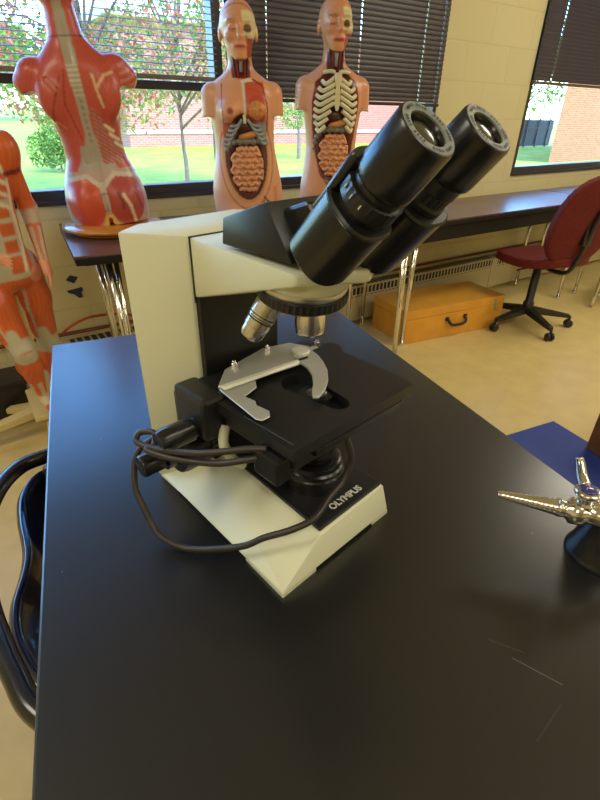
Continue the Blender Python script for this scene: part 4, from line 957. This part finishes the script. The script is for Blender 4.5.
# --- full length muscle figure on a stand (left edge)
fx = empty('muscle_figure', (.047, 2.05, 0), 0, 'tall orange red muscle figure on an ivory stand at the left edge', 'anatomical model')
J = dict(neck=(-.01, 0, 1.22), sh=(.115, .0, 1.135), shl=(-.135, -.02, 1.135), el=(.150, .03, .955), wr=(.150, -.03, .80), ell=(-.17, -.06, .95), wrl=(-.02, -.17, .862), hip=(.082, .045, .775), hipl=(-.055, -.03, .775), kn=(.108, .085, .475), knl=(.012, -.105, .535), an=(.090, .10, .290), anl=(.030, -.045, .325))
def body_fn(X, Y, Z):
    d = elld(X, Y, Z, (-.012, .0, 1.04), (.125, .085, .16)); d = smin(d, elld(X, Y, Z, (0, 0, .87), (.105, .072, .13)), .05)
    d = smin(d, elld(X, Y, Z, (.012, .01, .775), (.118, .080, .075)), .04)
    d = smin(d, capd(X, Y, Z, (-.01, 0, 1.15), (-.01, -.01, 1.25), .045, .038), .03)
    d = smin(d, elld(X, Y, Z, (-.01, -.015, 1.335), (.058, .072, .088)), .02)
    for s, sh, el, wr in ((1, 'sh', 'el', 'wr'), (-1, 'shl', 'ell', 'wrl')):
        d = smin(d, elld(X, Y, Z, (J[sh][0]+s*.012, J[sh][1], J[sh][2]-.01), (.038, .040, .056)), .02)
        d = smin(d, capd(X, Y, Z, J[sh], J[el], .031, .024), .015); d = smin(d, capd(X, Y, Z, J[el], J[wr], .028, .015), .012)
    for hp, kn, an in (('hip', 'kn', 'an'), ('hipl', 'knl', 'anl')):
        h_, k_, a_ = map(np.array, (J[hp], J[kn], J[an])); m1 = h_*.62+k_*.38
        d = smin(d, capd(X, Y, Z, h_, m1, .062, .060), .02); d = smin(d, capd(X, Y, Z, m1, k_, .060, .036), .02)
        c_ = k_*.68+a_*.32+np.array((0, .012, 0)); d = smin(d, capd(X, Y, Z, k_, c_, .036, .042), .012); d = smin(d, capd(X, Y, Z, c_, a_, .040, .019), .012)
        f_ = a_+np.array((.02, -.085, -.03)); d = smin(d, capd(X, Y, Z, a_+np.array((0, .01, -.012)), f_, .022, .014, 1), .012)
    # hand of the bent arm
    wv = np.array(J['wrl'])
    d = smin(d, capd(X, Y, Z, wv, wv+np.array((.030, -.012, -.006)), .015, .017), .008)
    for i in range(4):
        a0 = wv+np.array((.034, -.014+.006*0, .010-.0075*i)); d = smin(d, capd(X, Y, Z, a0, a0+np.array((.034-.002*abs(i-1.3), -.006, -.012-.003*i)), .0058, .0045), .002)
    d = smin(d, capd(X, Y, Z, wv+np.array((.012, -.012, .008)), wv+np.array((.034, -.024, .022)), .006, .0045), .003)
    wv = np.array(J['wr']); d = smin(d, capd(X, Y, Z, wv, wv+np.array((.002, -.012, -.034)), .014, .016), .008)
    for i in range(4):
        a0 = wv+np.array((.004, -.026+.009*i, -.045)); d = smin(d, capd(X, Y, Z, a0, a0+np.array((-.004, -.006, -.034)), .0056, .0045), .002)
    return d
ORG = np.array(S((206, 96, 48))); GW = np.array(S((190, 182, 160)))
def paint_d(V, N):
    x, y, z = V.T; C = np.tile(ORG, (len(V), 1)); C *= (1+.10*np.sin(x*380+y*260))[:, None]
    def cd_(a, b, ra, rb): return capd(x, y, z, J[a] if isinstance(a, str) else a, J[b] if isinstance(b, str) else b, ra, rb)
    def rng(p, q_):
        p, q_ = np.array(p), np.array(q_); d = q_-p; t = ((V-p)@d)/(d@d); r_ = V-p-np.clip(t, 0, 1)[:, None]*d; return t, r_, np.linalg.norm(r_, axis=1)
    for hp, kn, an in (('hip', 'kn', 'an'), ('hipl', 'knl', 'anl')):
        t, rv, dd = rng(J[hp], J[kn]); k = (dd < .085) & (t > .05) & (t < 1.02) & (z < .80)
        an_ = np.arctan2(rv[:, 1], rv[:, 0]); mixc(C, k & (np.sin(an_*3+t*1.5+.6) > .975), GW); mixc(C, k & (t > .86) & (t < 1.05), GW); 
        mixc(C, k & (t > .70) & (np.sin(an_*3+.4) > .75-(t-.7)*4), GW)
        t, rv, dd = rng(J[kn], J[an]); k = (dd < .06) & (t > -.05) & (t < 1.3) & (z < J[kn][2]+.01); an_ = np.arctan2(rv[:, 1], rv[:, 0])
        mixc(C, k & (t < .16), GW); mixc(C, k & (np.abs(np.sin(an_*.5+.75)) > .975), WHT); mixc(C, k & (t > .62) & (np.sin(an_*4) > .2), GW); mixc(C, k & (t > .92), S((206, 190, 150)))
    # trunk: white sheath with orange segments at its side, ribs above
    tr = (y < .02) & (z > .76) & (z < 1.0) & (x < .10) & (x > -.12); mixc(C, tr, GW)
    for i, zc in enumerate((.965, .912, .860, .805)):
        mixc(C, (y < .04) & (np.abs(z-zc) < (.020 if i < 3 else .028)) & (x > .048) & (x < .088), ORG); mixc(C, (y < .0) & (np.abs(z-zc) < .018) & (x > -.085) & (x < -.045), ORG)
    for i in range(4):
        mixc(C, (y < .02) & (np.abs(z-(1.02+.035*i)-(x)*-.5) < .007) & (np.abs(x) > .02) & (x < .10), WHT)
    mixc(C, (lined(x, z, [(.085, 1.13), (.105, 1.05), (.098, .96), (.10, .86), (.09, .78)]) < .004) & (y < .05), WHT)
    t, rv, dd = rng(J['sh'], J['el']); mixc(C, (dd < .055) & (t > .30) & (t < .38), DRED); mixc(C, (dd < .055) & (t > .95), GW, .8)
    t, rv, dd = rng(J['el'], J['wr']); an_ = np.arctan2(rv[:, 1], rv[:, 0]); mixc(C, (dd < .04) & (t > .35) & (t < 1.1) & (np.sin(an_*5) > .1), GW)
    for k_ in ('wrl', 'wr'):
        w0 = np.array(J[k_]); mixc(C, (np.linalg.norm(V-w0-np.array((.03, -.015, 0) if k_ == 'wrl' else (0, -.01, -.045)), axis=1) < .052), S((232, 160, 128)))
    mixc(C, z > 1.25, S((196, 110, 80)), .6)
    return np.clip(C, 0, 1)
fb = sdf_object('body', body_fn, (-.24, -.25, .13), (.24, .22, 1.44), .0048, paint_d, 'paint', fx); fb.scale = (1.114,)*3; fb.location = (0, 0, -.1425)
b = B(); tube(b, [(.06, .03, .155), (.05, .02, .72)], .009, 10); bx(b, -.02, .16, -.11, .17, .135, .158, .006); obj('support_rod', b, 'ivory', fx)
for k, a in enumerate((184, 138, 262, 330, 40)):
    d = Vector((math.cos(math.radians(a)), math.sin(math.radians(a)), 0)); p = Vector((-d.y, d.x, 0)); c0 = Vector((.06, .03, 0)); LL = .34 if k != 1 else .22
    b = B(); hull(b, [tuple(c0+d*t+p*s*w_+Vector((0, 0, z))) for (t, w_, zs) in ((0, .03, (.105, .145)), (LL, .018, (.062, .088))) for s in (-1, 1) for z in zs], .004)
    lg = obj('stand_leg', b, 'ivory', fx)
    b = B(); e = c0+d*(LL-.015)
    for s in (-1, 1): cyl(b, tuple(e+p*s*.004+Vector((0, 0, .026))), tuple(p*s), .026, 0, .012, 18, .003)
    cyl(b, tuple(e+Vector((0, 0, .03))), (0, 0, 1), .007, 0, .035, 10); obj('caster', b, 'plastic', lg, smooth=True)

r = empty('equipment_case', (-.46, 2.33, 0), 0, 'low black case on the floor behind the muscle figure at the left edge', 'case')
b = B(); bx(b, -.52, .50, -.07, .09, .02, .165, .01); obj('case_body', b, 'plastic', r)
b = B(); bx(b, -.53, .51, -.08, .10, .165, .19, .006); obj('lid', b, 'plastic', r)
for x in (-.45, .43):
    b = B(); bx(b, x-.03, x+.03, -.06, .08, 0, .02, .003); obj('foot', b, 'plastic', r)
